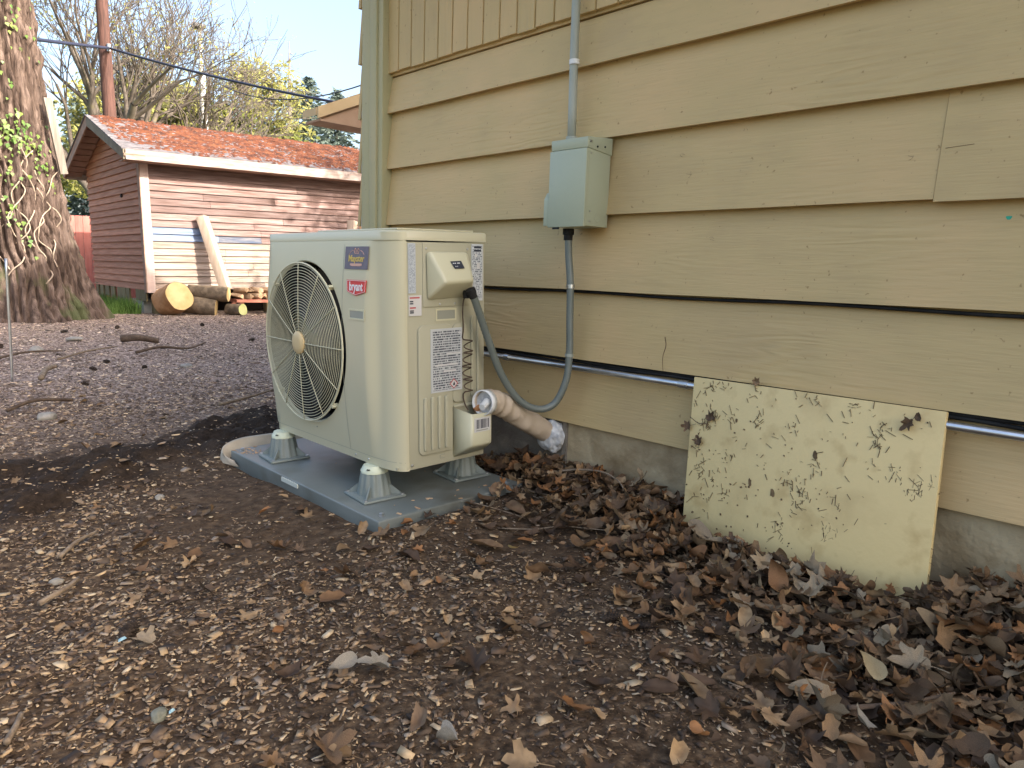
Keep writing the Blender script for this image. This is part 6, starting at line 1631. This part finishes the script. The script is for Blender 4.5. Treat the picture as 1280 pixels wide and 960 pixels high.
branch_tree('leafing_tree', (14.2, 38.0, 0), 'yellow green spring tree in fresh leaf behind the lamp post', 8, 4.9, 4, 'bark_grey', 0.75, 'leaf_yellow', 30000, 0.16, (0, 0), 0.36, {0: 6, 1: 5, 2: 4, 3: 4})
branch_tree('leafing_tree', (17.3, 40.0, 0), 'yellow leafing tree right of the lamp post behind the shed', 19, 3.9, 4, 'bark_grey', 0.75, 'leaf_spring', 20000, 0.16, (0, 0), 0.30, {0: 6, 1: 5, 2: 4, 3: 4})
branch_tree('leafing_tree', (10.3, 41.0, 0), 'pale green leafing tree low behind the utility pole', 23, 3.6, 4, 'bark_grey', 0.75, 'leaf_yellow', 16000, 0.15, (0, 0), 0.30, {0: 6, 1: 5, 2: 4, 3: 4})
branch_tree('leafing_tree', (5.6, 32.0, 0), 'green bush like tree seen between the fir trunk and shed gable', 27, 2.1, 4, 'bark_grey', 0.75, 'leaf_spring', 7000, 0.11, (0, 0), 0.22, {0: 6, 1: 5, 2: 4, 3: 4})
branch_tree('bare_tree', (10.9, 5.9, 0), 'bare tree standing out of sight behind the house', 41, 3.3, 4, 'twig_bark', 0.6, 'leaf_spring', 4200, 0.10, (0, 0), 0.22, {0: 6, 1: 5, 2: 4, 3: 4})

def conifer(name, base, H, R, seed, label, m, z0=0.12, dens=1.0, group=None):
    r_ = random.Random(seed); root = empty(name, base, label=label, cat='tree', group=group); M_ = mw(root); b0 = Vector(base)
    MB().tube([b0 + Vector((0, 0, -0.3)), b0 + Vector((0, 0, H * 0.5)), b0 + Vector((0, 0, H))], [H * 0.016, H * 0.010, 0.02], 8).build('trunk', 'bark_grey', root, smooth=True, world=M_)
    V = []; F = []
    nb = int(150 * dens)
    for i in range(nb):
        t = z0 + (1 - z0) * (i / nb); z = H * t; L = R * (1 - t) ** 0.6 * r_.uniform(0.55, 1.1) + 0.15; a = i * 2.4 + r_.uniform(-0.3, 0.3); d = Vector((math.cos(a), math.sin(a), 0)); w = Vector((-math.sin(a), math.cos(a), 0))
        k = max(5, int(L * 9))
        for j in range(k):
            s = (j + r_.random()) / k; p = b0 + Vector((0, 0, z)) + d * L * s + Vector((0, 0, -0.32 * L * s * s + 0.10 * L * s)) + w * r_.gauss(0, 0.16 * L * (1 - s) + 0.05)
            u_ = (d * r_.uniform(0.3, 1) + w * r_.gauss(0, 0.7) + Vector((0, 0, r_.gauss(-0.15, 0.3)))).normalized(); v_ = u_.orthogonal().normalized(); q = u_.cross(v_); v_ = (v_ * math.cos(j) + q * math.sin(j)); ln = r_.uniform(0.16, 0.42); wd = ln * 0.28
            o = len(V); V += [tuple(p - u_ * ln * 0.4), tuple(p + v_ * wd), tuple(p + u_ * ln), tuple(p - v_ * wd)]; F.append((o, o + 1, o + 2, o + 3))
    me = bpy.data.meshes.new('crown'); me.from_pydata(V, [], F); me.update(); link('crown', me, m, root, world=M_)
    return root
conifer('conifer', (26.4, 50.0, 0), 14.3, 4.2, 1, 'blue green conifer beyond the shed, left of the corner trim', 'needle_hazy', 0.1, 3.0)
conifer('conifer', (29.0, 50.5, 0), 14.0, 4.2, 2, 'blue green conifer half hidden behind the porch eave', 'needle_hazy', 0.1, 3.0)
conifer('conifer', (27.8, 44.0, 0), 9.6, 3.4, 3, 'shorter green conifer below the porch eave', 'needle_green', 0.05, 3.0)
conifer('conifer', (24.0, 52.0, 0), 11.3, 3.6, 4, 'pale conifer just right of the dead snag', 'needle_hazy', 0.1, 2.6)
conifer('conifer', (31.5, 47.0, 0), 12.0, 3.0, 9, 'green conifer behind the corner of the house', 'needle_green', 0.05, 1.4)
conifer('conifer', (8.2, 48.0, 0), 13.0, 3.2, 5, 'blue grey conifer between the fir trunk and utility pole', 'needle_hazy', 0.08, 1.5)
conifer('conifer', (5.8, 46.0, 0), 10.5, 3.0, 6, 'dark conifer far behind the fir trunk', 'needle_green', 0.08, 1.4)
conifer('conifer', (11.8, 50.0, 0), 10.5, 3.0, 7, 'conifer behind the bare limbs right of the utility pole', 'needle_hazy', 0.08, 1.4)
sn = empty('dead_snag', (22.5, 45.0, 0), label='tall thin dead conifer trunk with few twigs against the sky', cat='tree'); SNM = mw(sn)
MB().tube([(22.55, 45, -0.2), (22.53, 45, 8), (22.5, 45, 14.8)], [0.26, 0.19, 0.03], 8).build('trunk', 'bark_grey', sn, smooth=True, world=SNM)
random.seed(17); tw = MB()
for i in range(46):
    z = random.uniform(5, 14.2); a = random.uniform(0, 6.28); L = random.uniform(0.25, 1.0) * (1.1 - z / 20); p = Vector((22.52, 45, z)); d = Vector((math.cos(a), math.sin(a), random.uniform(-0.4, 0.2)))
    tw.tube([p, p + d * L * 0.6, p + d * L + Vector((0, 0, -0.08))], [0.03, 0.02, 0.01], 4)
tw.build('twigs', 'bark_grey', sn, world=SNM)
